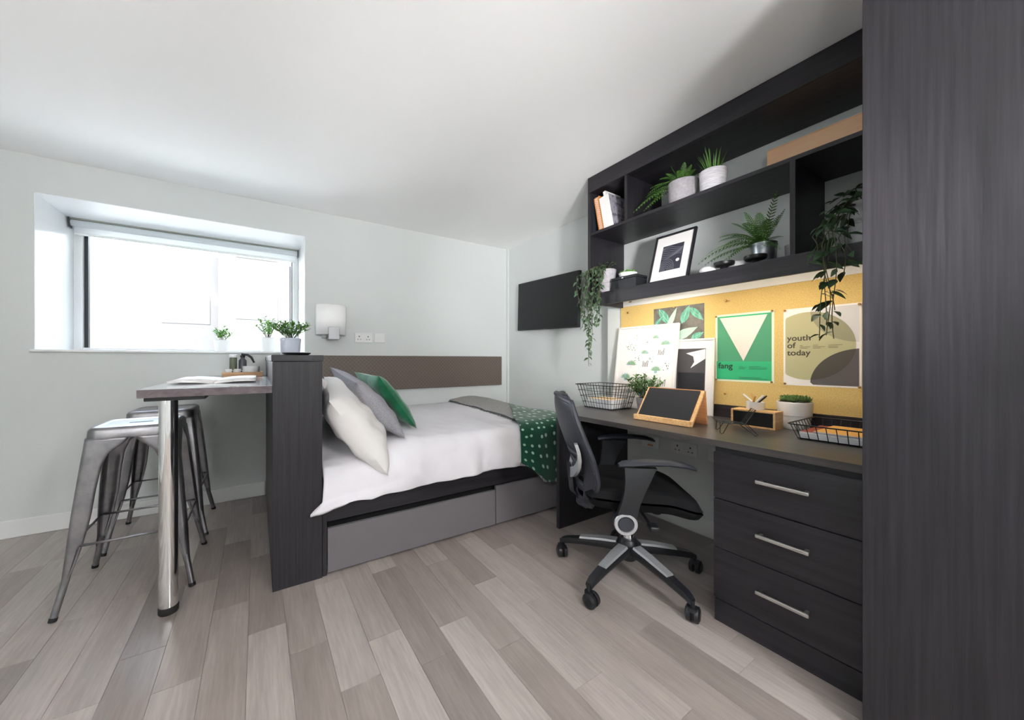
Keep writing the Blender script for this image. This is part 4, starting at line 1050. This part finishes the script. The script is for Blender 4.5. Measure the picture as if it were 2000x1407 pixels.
t = thing('mug', 'pale speckled mug behind the fern, against the divider', 'mug', (2.25, .682, ZL))
obj('body', MB().lathe([(.030, ZL), (.034, ZL+.006), (.036, ZL+.10), (.033, ZL+.10), (.031, ZL+.012)], 2.25, .682, 24), 'pattern_white', t); obj('handle', MB().tube([(2.215, .682, ZL+.08), (2.195, .682, ZL+.075), (2.195, .682, ZL+.035), (2.218, .682, ZL+.025)], .004, 6), 'pattern_white', t)
t = plant('hanging_plant', 'trailing dark-leaved plant in a large pale pot at the shelf right end', (2.19, .415, ZL))
pot(t, 2.19, .415, ZL, .064, .080, .195, 'pale_pot', step=(.52, .0015)); random.seed(31); zt3 = ZL+.185
for k, (xo, yo, zo, xe, ye, ze) in enumerate(((1.97, .50, 1.60, 1.965, .486, 1.20), (1.96, .47, 1.61, 1.97, .470, 1.185), (1.975, .49, 1.62, 1.965, .500, 1.24), (1.98, .455, 1.60, 1.97, .440, 1.44), (1.98, .53, 1.60, 1.97, .548, 1.50), (1.985, .51, 1.63, 1.965, .478, 1.30), (1.99, .44, 1.60, 1.975, .425, 1.47), (1.985, .54, 1.62, 1.97, .520, 1.50), (1.98, .48, 1.62, 1.96, .520, 1.19))):
    vine(t, hang((2.165, .43+.004*k, zt3), (xo, yo, zo), .06, (xe, ye, ze), .008, k+3), LR, .042, 90+k, (.7, 1.1), .35)
for k, e in enumerate(((2.03, .50, 1.75), (2.02, .455, 1.76), (2.05, .40, 1.80), (2.02, .52, 1.70), (2.0, .47, 1.69), (2.03, .44, 1.72))):
    p0 = V(2.17, .425, zt3); e = V(*e); vine(t, [p0, lerp(p0, e, .5)+V(0, 0, .05), e], LR, .034, 120+k, (.7, 1.05), -.1)

# ------------------------------------------------------------------ on the desk
def wire_basket(name, label, b, r_, z0, z1, nx, ny, hoops, loc, flat=True):
    """b base (x0,y0,x1,y1), r_ rim rectangle"""
    t = thing(name, label, 'basket', loc)
    def rect(f, z): q = [lerp(b[i], r_[i], f) for i in range(4)]; return [V(q[0], q[1], z), V(q[2], q[1], z), V(q[2], q[3], z), V(q[0], q[3], z)]
    def rounded(p4, r=.022):
        out = []
        for i in range(4):
            p, a, c = p4[i], p4[i-1], p4[(i+1) % 4]; d1 = (a-p).normalized()*r; d2 = (c-p).normalized()*r
            for k in range(5): q = k/4; out.append((p+d1)*(1-q)**2+p*2*q*(1-q)+(p+d2)*q*q)
        return out
    obj('rim', MB().tube(rounded(rect(1, z1)), .0030, 6, closed=True), 'black_metal', t)
    for h_ in hoops: obj('wire', MB().tube(rounded(rect(h_, lerp(z0, z1, h_))), .0017, 5, closed=True), 'black_metal', t)
    for i in range(nx):
        q = (i+.5)/nx; xb_, xr_ = lerp(b[0], b[2], q), lerp(r_[0], r_[2], .05+.9*q)
        obj('wire', MB().tube([(xr_, r_[1], z1), (xb_, b[1], z0+.004), (xb_, b[3], z0+.004), (xr_, r_[3], z1)], .0017, 5), 'black_metal', t)
    for i in range(ny):
        q = (i+.5)/ny; yb_, yr_ = lerp(b[1], b[3], q), lerp(r_[1], r_[3], .05+.9*q)
        obj('wire', MB().tube([(r_[0], yr_, z1), (b[0], yb_, z0+.0025), (b[2], yb_, z0+.0025), (r_[2], yr_, z1)], .0017, 5), 'black_metal', t)
    return t
wire_basket('wire_basket', 'tall black wire basket of papers at the left end of the desk', (2.03, 1.565, 2.235, 1.815), (1.985, 1.52, 2.27, 1.86), ZD, .925, 9, 11, (0, .25, .5, .75), (2.13, 1.69, ZD))
def sheaf(x0, y0, x1, y1, z0, z1, m_, lab, group, rot=0., nm='magazine'):
    o = obj(nm, MB().box(x0, y0, z0, x1, y1, z1, .001), ['paper_edge', m_]); tag(o, lab, 'magazine', group)
    for p in o.data.polygons:
        if p.normal.z > .5: p.material_index = 1
    o.rotation_euler.z = rot; return o
g_ = 'papers in the tall wire basket'
sheaf(2.040, 1.585, 2.225, 1.80, ZD+.006, ZD+.030, 'paper', 'lowest magazine in the tall wire basket', g_)
sheaf(2.042, 1.59, 2.222, 1.797, ZD+.031, ZD+.052, 'paper', 'middle magazine in the tall wire basket', g_, .03)
sheaf(2.044, 1.592, 2.220, 1.795, ZD+.053, ZD+.066, 'paper_warm', 'topmost ochre magazine in the tall wire basket', g_, -.03)
t = plant('potted_plant', 'bushy small-leaved plant in a grey pot behind the tablet', (2.17, 1.43, ZD))
pot(t, 2.17, 1.43, ZD, .036, .047, .092, 'grey_pot'); sprigs(t, (2.17, 1.43, ZD+.082), 34, .125, .12, .20, LG, seed=14, per=11, r0=.02, lean=.95)

# tablet on its bamboo stand
t = thing('tablet_stand', 'bamboo stand holding a tablet on the desk', 'stand', (1.93, 1.125, ZD))
P0, P1 = V(1.868, 0, .772), V(1.990, 0, .937)
d_ = (P1-P0).normalized(); nn = V(d_.z, 0, -d_.x)
def slab(y0, y1, a, b_, lo, hi):   # board between parameters along the slope, thickness along its normal
    L_ = (P1-P0).length; c = [P0+d_*L_*a-nn*lo, P0+d_*L_*b_-nn*lo, P0+d_*L_*b_-nn*hi, P0+d_*L_*a-nn*hi]
    return MB().prism([(p.x, p.z) for p in c], 1, y0, y1)
obj('front_board', slab(.968, 1.282, -.06, 1.0, -.010, 0), 'bamboo', t)
obj('lip', MB().box(1.846, .968, .7615, 1.868, 1.282, .791, .003), 'bamboo', t)
obj('rear_leg', MB().prism([(1.990, .941), (2.004, .935), (2.022, .7605), (2.010, .7605)], 1, .968, 1.282), 'bamboo_v', t)
tbm = thing('tablet', 'dark tablet computer resting in the bamboo stand', 'tablet', (1.92, 1.125, .79))
obj('case', slab(.985, 1.268, .06, .975, .0005, .0075), 'black_plastic', tbm)
obj('screen', slab(.992, 1.261, .09, .95, .0075, .0082), 'screen', tbm)

# framed pictures leaning on the wall
t, M_, W, L, mt = picture('framed_print', 'large white framed botanical print leaning on the cork board', 1.30, 1.755, 2.268, 2.352, ZD, .585, .014, .016, 'white_wood', 'paper', None)
random.seed(17)
mb = MB(); cl = ['wash_green', 'wash_teal', 'wash_blue', 'wash_ink', 'wash_pink', 'wash_lime']
def motif(cx, cy, s_, kind):
    if kind == 0:
        for k in range(9):
            a = PI*(.05+.9*k/8); e = V(cx+s_*math.cos(a), cy+s_*math.sin(a)*.9, .0052); w_ = V(-math.sin(a), math.cos(a), 0)*s_*.13; c0 = V(cx, cy, .0052); m_ = lerp(c0, e, .6); mb.add([c0, m_+w_, e, m_-w_], [(0, 1, 2, 3)], random.choice((0, 0, 1)))
        mb.add([(cx-s_*.3, cy, .0052), (cx+s_*.3, cy, .0052), (cx+s_*.22, cy-s_*.45, .0052), (cx-s_*.22, cy-s_*.45, .0052)], [(0, 1, 2, 3)], random.choice((4, 5, 1)))
    elif kind == 1:
        for k in range(12):
            a = random.random()*2*PI; r__ = s_*random.random(); c0 = V(cx+r__*math.cos(a), cy+r__*math.sin(a), .0052); q = s_*.2
            u_ = V(math.cos(a*3), math.sin(a*3), 0)*q; v_ = V(-u_.y, u_.x, 0)*.5; mb.add([c0-u_, c0+v_, c0+u_, c0-v_], [(0, 1, 2, 3)], random.choice((0, 3, 1)))
    else:
        for k in range(5):
            x = cx+(k-2)*s_*.3; hh = s_*random.uniform(.8, 1.6); mb.add([(x-.002, cy, .0052), (x+.002, cy, .0052), (x+.004, cy+hh, .0052), (x, cy+hh, .0052)], [(0, 1, 2, 3)], 3)
for i, (u, v, s_, k) in enumerate(((.34, .86, .02, 1), (.52, .80, .022, 1), (.66, .84, .028, 0), (.82, .76, .04, 0), (.2, .76, .03, 1), (.3, .72, .03, 1), (.50, .66, .034, 0), (.76, .64, .03, 2), (.40, .60, .03, 1), (.6, .60, .028, 1), (.28, .52, .045, 0), (.52, .50, .03, 2), (.70, .46, .04, 0), (.86, .5, .03, 1), (.2, .36, .045, 0), (.42, .36, .04, 1), (.62, .30, .045, 0), (.80, .28, .04, 2), (.3, .2, .04, 1), (.5, .16, .05, 0), (.74, .13, .04, 1))): motif(u*W, v*L, s_, k)
o = obj('artwork', mb.xf(M_), cl, t); o['kind'] = 'stuff'
t, M_, W, L, mt = picture('framed_print', 'white framed dark photograph print half behind the botanical print', 1.092, 1.37, 2.338, 2.366, ZD, .475, .012, .012, 'white_wood', 'paper', None)
obj('artwork', MB().box(.05, .12, .0045, W-.052, L-.062, .006).xf(M_), 'art_smoke', t)
ay = L-.062
mb = MB().add([(W-.053, ay-.004, .0040), (W-.17, ay-.03, .0040), (W-.125, ay-.05, .0040), (W-.118, ay-.085, .0040), (W-.14, ay-.125, .0040), (W-.09, ay-.09, .0040), (W-.053, ay-.065, .0040)], [(0, 1, 2, 3, 4, 5, 6)])
obj('pale_shape', mb.xf(M_), 'art_pale', t)
obj('shelf_shape', MB().box(.06, .125, .0038, W-.056, .26, .0044).xf(M_), 'art_black', t)

# posters on the cork
XC = 2.3828
def poly(pts, lay, mb=None):
    """flat print shape: pts (y,z) on the cork plane, lay = layer number towards the room"""
    mb = mb or MB(); x = XC-.0008-.0005*lay; return mb.add([(x, y, z) for y, z in pts], [list(range(len(pts)))])
def arc(cy, cz, ry, rz, a0, a1, n_=40): return [(cy+ry*math.cos(lerp(a0, a1, i/n_)), cz+rz*math.sin(lerp(a0, a1, i/n_))) for i in range(n_+1)]
def lettering(t, s_, y, z, size, m_, lay=4, name='lettering'):
    cu = bpy.data.curves.new(name, 'FONT'); cu.body = s_; cu.size = size; cu.extrude = .0001; cu.offset = .0006
    o = bpy.data.objects.new('tmp', cu); COL.objects.link(o); bpy.context.view_layer.update()
    me = bpy.data.meshes.new_from_object(o.evaluated_get(bpy.context.evaluated_depsgraph_get())); bpy.data.objects.remove(o)
    x = XC-.0008-.0005*lay; off = wloc(t)
    for v in me.vertices: c = v.co.copy(); v.co = V(x-c.z, y-c.x, z+c.y)-off
    me.materials.clear(); me.materials.append(MATS[m_]); me.name = name
    q = bpy.data.objects.new(name, me); COL.objects.link(q); q.parent = t; return q
def sheet(t, y0, y1, z0, z1, m_): return obj('sheet', MB().box(XC-.0008, y0, z0, XC-.0002, y1, z1), m_, t)
def tiny(t, rows, m_, lay=4):
    mb = MB()
    for y, z, w_ in rows: poly([(y, z), (y-w_, z), (y-w_, z+.0016), (y, z+.0016)], lay, mb)
    obj('small_print', mb, m_, t)
# green poster
t = thing('poster', 'green poster with white triangle and the word fang', 'poster', (XC, .95, .974)); y0, y1, z0, z1 = .806, 1.096, .974, 1.371
sheet(t, y0, y1, z0, z1, 'poster_rim')
e = .011; zs = z0+.118
obj('green_ground', poly([(y1-e, zs), (y0+e, zs), (y0+e, z1-e), (y1-e, z1-e)], 1), 'poster_green_dark', t)
obj('green_band', poly([(y1-e*.6, z0+e), (y0+e, z0+e), (y0+e, zs), (y1-e*.6, zs)], 1), 'poster_green', t)
obj('green_edge', poly([(y1-.02, z1-.020), (y1-e, z1-e), (y0+e, z1-e), (y0+.028, z1-.020)], 2), 'poster_green', t)
obj('triangle', poly([(y1-.024, z1-.02), ((y0+y1)/2-.002, zs+.002), (y0+.03, z1-.02)], 3), 'poster_cream', t)
lettering(t, 'fang', y1-.016, zs-.042, .048, 'poster_ink')
tiny(t, [(y0+.165, zs-.030, .02), (y0+.165, zs-.037, .035), (y0+.165, zs-.044, .028), (y0+.115, zs-.030, .055), (y0+.115, zs-.037, .085), (y0+.115, zs-.044, .08), (y0+.165, zs-.092, .105), (y0+.165, zs-.099, .135)], 'poster_ink')
# olive poster
t = thing('poster', 'olive and grey poster with the words youth of today', 'poster', (XC, .62, .968)); y0, y1, z0, z1 = .478, .766, .968, 1.367
sheet(t, y0, y1, z0, z1, 'poster_paper')
e = .008; cy_, cz_, rr = y1-.098, (z0+z1)/2+.004, .172
def clip(pts): return [(min(max(y, y0+e), y1-e), min(max(z, z0+e), z1-e)) for y, z in pts]
obj('grey_disc', poly(clip([(y0+e, z1-e)]+[(y1-.118, z1-e)]+arc(y0+e-.01, z1-e, .183, .175, 0, -PI/2, 24)[1:]), 1), 'youth_grey', t)
obj('olive_disc', poly(clip(arc(cy_, cz_, rr, rr, 0, 2*PI, 60)[:-1]), 2), 'youth_olive', t)
obj('dark_disc', poly(clip([(y0+e, z0+e), (y1-.118, z0+e)]+arc(y0+e-.01, z0+e, .183, .178, 0, PI/2, 24)[1:]), 1), 'youth_dark', t)
def inside(p): return (p[0]-cy_)**2+(p[1]-cz_)**2 <= rr*rr*1.0005
def lens(c_arc, n_=48):
    q = [p for p in c_arc if inside(p)]; a, b_ = q[0], q[-1]
    a0 = math.atan2(b_[1]-cz_, b_[0]-cy_); a1 = math.atan2(a[1]-cz_, a[0]-cy_)
    d_ = (a1-a0+PI) % (2*PI)-PI
    return clip(q+[(cy_+rr*math.cos(a0+d_*i/n_), cz_+rr*math.sin(a0+d_*i/n_)) for i in range(1, n_)])
obj('deep_overlap', poly(lens(arc(y0+e-.01, z0+e, .183, .178, 0, PI/2, 80)), 3), 'youth_deep', t)
obj('olive_overlap', poly(lens(arc(y0+e-.01, z1-e, .183, .175, 0, -PI/2, 80)), 3), 'youth_olive_dark', t)
zz = z0+.232
for s_ in ('youth', 'of', 'today'): lettering(t, s_, y1-.016, zz, .041, 'youth_ink'); zz -= .038
tiny(t, [(y1-.068, z0+.205, .01), (y1-.068, z0+.198, .04), (y1-.068, z0+.191, .03), (y1-.118, z0+.205, .02), (y1-.118, z0+.198, .045), (y1-.118, z0+.191, .03), (y1-.175, z0+.205, .05), (y1-.175, z0+.198, .035), (y1-.175, z0+.191, .035)], 'youth_ink')
# banana-leaf print
t = thing('poster', 'dark photo print of green palm leaves pinned on the cork', 'poster', (XC, 1.33, 1.232)); y0, y1, z0, z1 = 1.160, 1.494, 1.232, 1.457
sheet(t, y0, y1, z0, z1, 'leafprint_bg')
def blade(a, b_, w_, lay, m_):
    (ya, za), (yb, zb2) = a, b_; dy, dz = yb-ya, zb2-za; L = math.hypot(dy, dz); ny, nz_ = -dz/L, dy/L
    pts = [(ya, za)]+[(lerp(ya, yb, q)+ny*w_*math.sin(PI*q**.8), lerp(za, zb2, q)+nz_*w_*math.sin(PI*q**.8)) for q in (.15, .3, .5, .7, .85)]+[(yb, zb2)]+[(lerp(ya, yb, q)-ny*w_*math.sin(PI*q**.8), lerp(za, zb2, q)-nz_*w_*math.sin(PI*q**.8)) for q in (.85, .7, .5, .3, .15)]
    pts = [(min(max(y, y0+.001), y1-.001), min(max(z, z0+.001), z1-.001)) for y, z in pts]
    obj('leaf_shape', poly(pts, lay), m_, t)
    mb = MB().tube([(XC-.0010-.0005*lay, min(max(ya, y0), y1), min(max(za, z0), z1)), (XC-.0010-.0005*lay, min(max(yb, y0), y1), min(max(zb2, z0), z1))], .0012, 4); obj('leaf_rib', mb, 'leafprint_pale', t)
blade((1.455, 1.452), (1.372, 1.33), .026, 1, 'leafprint_teal'); blade((1.30, 1.34), (1.25, 1.455), .026, 1, 'leafprint_teal'); blade((1.36, 1.24), (1.20, 1.31), .03, 2, 'leafprint_pale'); blade((1.25, 1.44), (1.165, 1.35), .022, 2, 'leafprint_teal')
blade((1.40, 1.30), (1.33, 1.452), .018, 3, 'leafprint_pale'); blade((1.24, 1.236), (1.163, 1.275), .02, 3, 'leafprint_teal'); blade((1.49, 1.33), (1.43, 1.40), .014, 3, 'leafprint_teal')
# pins
def pin(y, z, lab, grp):
    o = obj('push_pin', MB().lathe([(.0018, 0), (.0018, .004), (.0055, .006), (.006, .010), (.004, .012)], 0, 0, 12).xf(Matrix.Translation((XC-.003, y, z)) @ Matrix.Rotation(-PI/2, 4, 'Y')), 'pin_brass'); tag(o, lab, 'push pin', grp)
for a, b_, lab in ((1.088, 1.362, 'upper left'), (.812, 1.366, 'upper right'), (1.088, .982, 'lower left'), (.814, .980, 'lower right')): pin(a, b_, f'brass push pin at the {lab} corner of the green poster', 'pins of the green poster')
for a, b_, lab in ((.757, 1.360, 'upper left'), (.483, 1.358, 'upper right'), (.757, .976, 'lower left'), (.483, .974, 'lower right')): pin(a, b_, f'brass push pin at the {lab} corner of the olive poster', 'pins of the olive poster')
pin(1.345, 1.450, 'brass push pin at the top of the palm leaf print', 'loose pins'); pin(1.69, 1.455, 'brass push pin alone near the left end of the cork', 'loose pins'); pin(1.035, 1.452, 'brass push pin in bare cork above the green poster', 'loose pins'); pin(1.04, .900, 'brass push pin in bare cork below the green poster', 'loose pins')

# wire phone holder shaped like a tiny lounge chair
t = thing('phone_holder', 'small black wire holder shaped like a lounge chair', 'phone holder', (1.90, .79, ZD))
c0 = V(1.90, .79, ZD); ex, ey = V(.55, -.84, 0).normalized(), V(.84, .55, 0).normalized()   # seat runs along ex, width along ey
def Q(a, b_, z): return c0+ex*a+ey*b_+V(0, 0, z)
obj('seat_loop', MB().tube([Q(-.075, -.045, .052), Q(.03, -.045, .045), Q(.03, .045, .045), Q(-.075, .045, .052)], .0017, 6, closed=True), 'black_metal', t)
obj('back_loop', MB().tube([Q(.028, -.043, .045), Q(.068, -.040, .115), Q(.068, .040, .115), Q(.028, .043, .045)], .0017, 6), 'black_metal', t)
for k in range(3): obj('wire', MB().tube([Q(-.075, -.025+.025*k, .052), Q(.03, -.025+.025*k, .045), Q(.068, -.025+.025*k, .115)], .0013, 5), 'black_metal', t)
obj('front_stop', MB().tube([Q(-.075, -.03, .052), Q(-.09, -.03, .068), Q(-.09, .03, .068), Q(-.075, .03, .052)], .0015, 5), 'black_metal', t)
for a, b_, lx in ((-.05, -.045, -.012), (-.05, .045, -.012), (.022, -.045, .045), (.022, .045, .045)):
    s_ = 1 if b_ > 0 else -1
    obj('leg', MB().tube([Q(a-.016, b_, .050), Q(a+lx-.006, b_+s_*.010, .004), Q(a+lx, b_+s_*.012, .0017), Q(a+lx+.006, b_+s_*.010, .004), Q(a+.016, b_, .047)], .0017, 6), 'black_metal', t)

# bamboo speaker box, pen pot on top
t = thing('desk_speaker', 'bamboo cased box with black front on the desk', 'speaker', (2.17, .81, ZD))
bx_ = MB(); bx_.box(2.128, .716, ZD, 2.222, .905, ZD+.008, .001); bx_.box(2.128, .716, ZD+.078, 2.222, .905, ZD+.086, .001); bx_.box(2.128, .716, ZD+.008, 2.222, .725, ZD+.078); bx_.box(2.128, .896, ZD+.008, 2.222, .905, ZD+.078); bx_.box(2.215, .725, ZD+.008, 2.222, .896, ZD+.078)
obj('case', bx_, 'bamboo', t); obj('front_panel', MB().box(2.131, .725, ZD+.008, 2.16, .896, ZD+.078), 'black_metal', t)
zp = ZD+.086
t = thing('pen_pot', 'low white pot of pens on top of the bamboo box', 'pot', (2.178, .815, zp))
obj('pot', MB().lathe([(.036, zp), (.0385, zp+.003), (.0385, zp+.040), (.036, zp+.040), (.034, zp+.006), (.0, zp+.005)], 2.178, .815, 28, cap1=False), 'white_ceramic', t)
for i, (b_, e, m_, lab) in enumerate((((2.19, .800, zp+.008), (2.185, .872, zp+.075), 'white_ceramic', 'white pen leaning far left in the pen pot'), ((2.19, .81, zp+.008), (2.19, .838, zp+.078), 'ochre_cover', 'yellow pencil standing in the pen pot'), ((2.17, .83, zp+.008), (2.178, .815, zp+.068), 'pin_brass', 'short brass pencil standing in the pen pot'), ((2.17, .835, zp+.008), (2.17, .778, zp+.076), 'white_ceramic', 'white pen leaning right in the pen pot'), ((2.185, .83, zp+.008), (2.18, .768, zp+.074), 'black_plastic', 'black pen leaning right in the pen pot'))):
    o = obj('pen', MB().tube([b_, lerp(V(*b_), V(*e), .1), lerp(V(*b_), V(*e), .9), e], [.0015, .0042, .0042, .003], 8), m_); tag(o, lab, 'pen', 'pens in the pot')
t = plant('succulent_pot', 'succulents in a white two-part pot on the desk', (2.290, .692, ZD))
pot(t, 2.290, .692, ZD, .058, .070, .132, 'white_ceramic', step=(.48, .002)); rosettes(t, (2.290, .692, ZD+.128), .055, 26, 'succulent', .036, 6)
# letter tray
wire_basket('letter_tray', 'low black wire letter tray of papers at the desk right end', (1.985, .33, 2.26, .595), (1.955, .308, 2.285, .617), ZD, .826, 9, 9, (0,), (2.12, .47, ZD))
g_ = 'papers in the letter tray'
sheaf(1.992, .335, 2.25, .588, ZD+.0065, ZD+.028, 'paper', 'thick white notepad at the bottom of the letter tray', g_)
sheaf(1.994, .337, 2.25, .586, ZD+.029, ZD+.034, 'rust_cover', 'rust red folder in the letter tray', g_, nm='folder')
sheaf(1.994, .337, 2.25, .542, ZD+.035, ZD+.040, 'ochre_cover', 'ochre notebook on top in the letter tray', g_, nm='notebook')
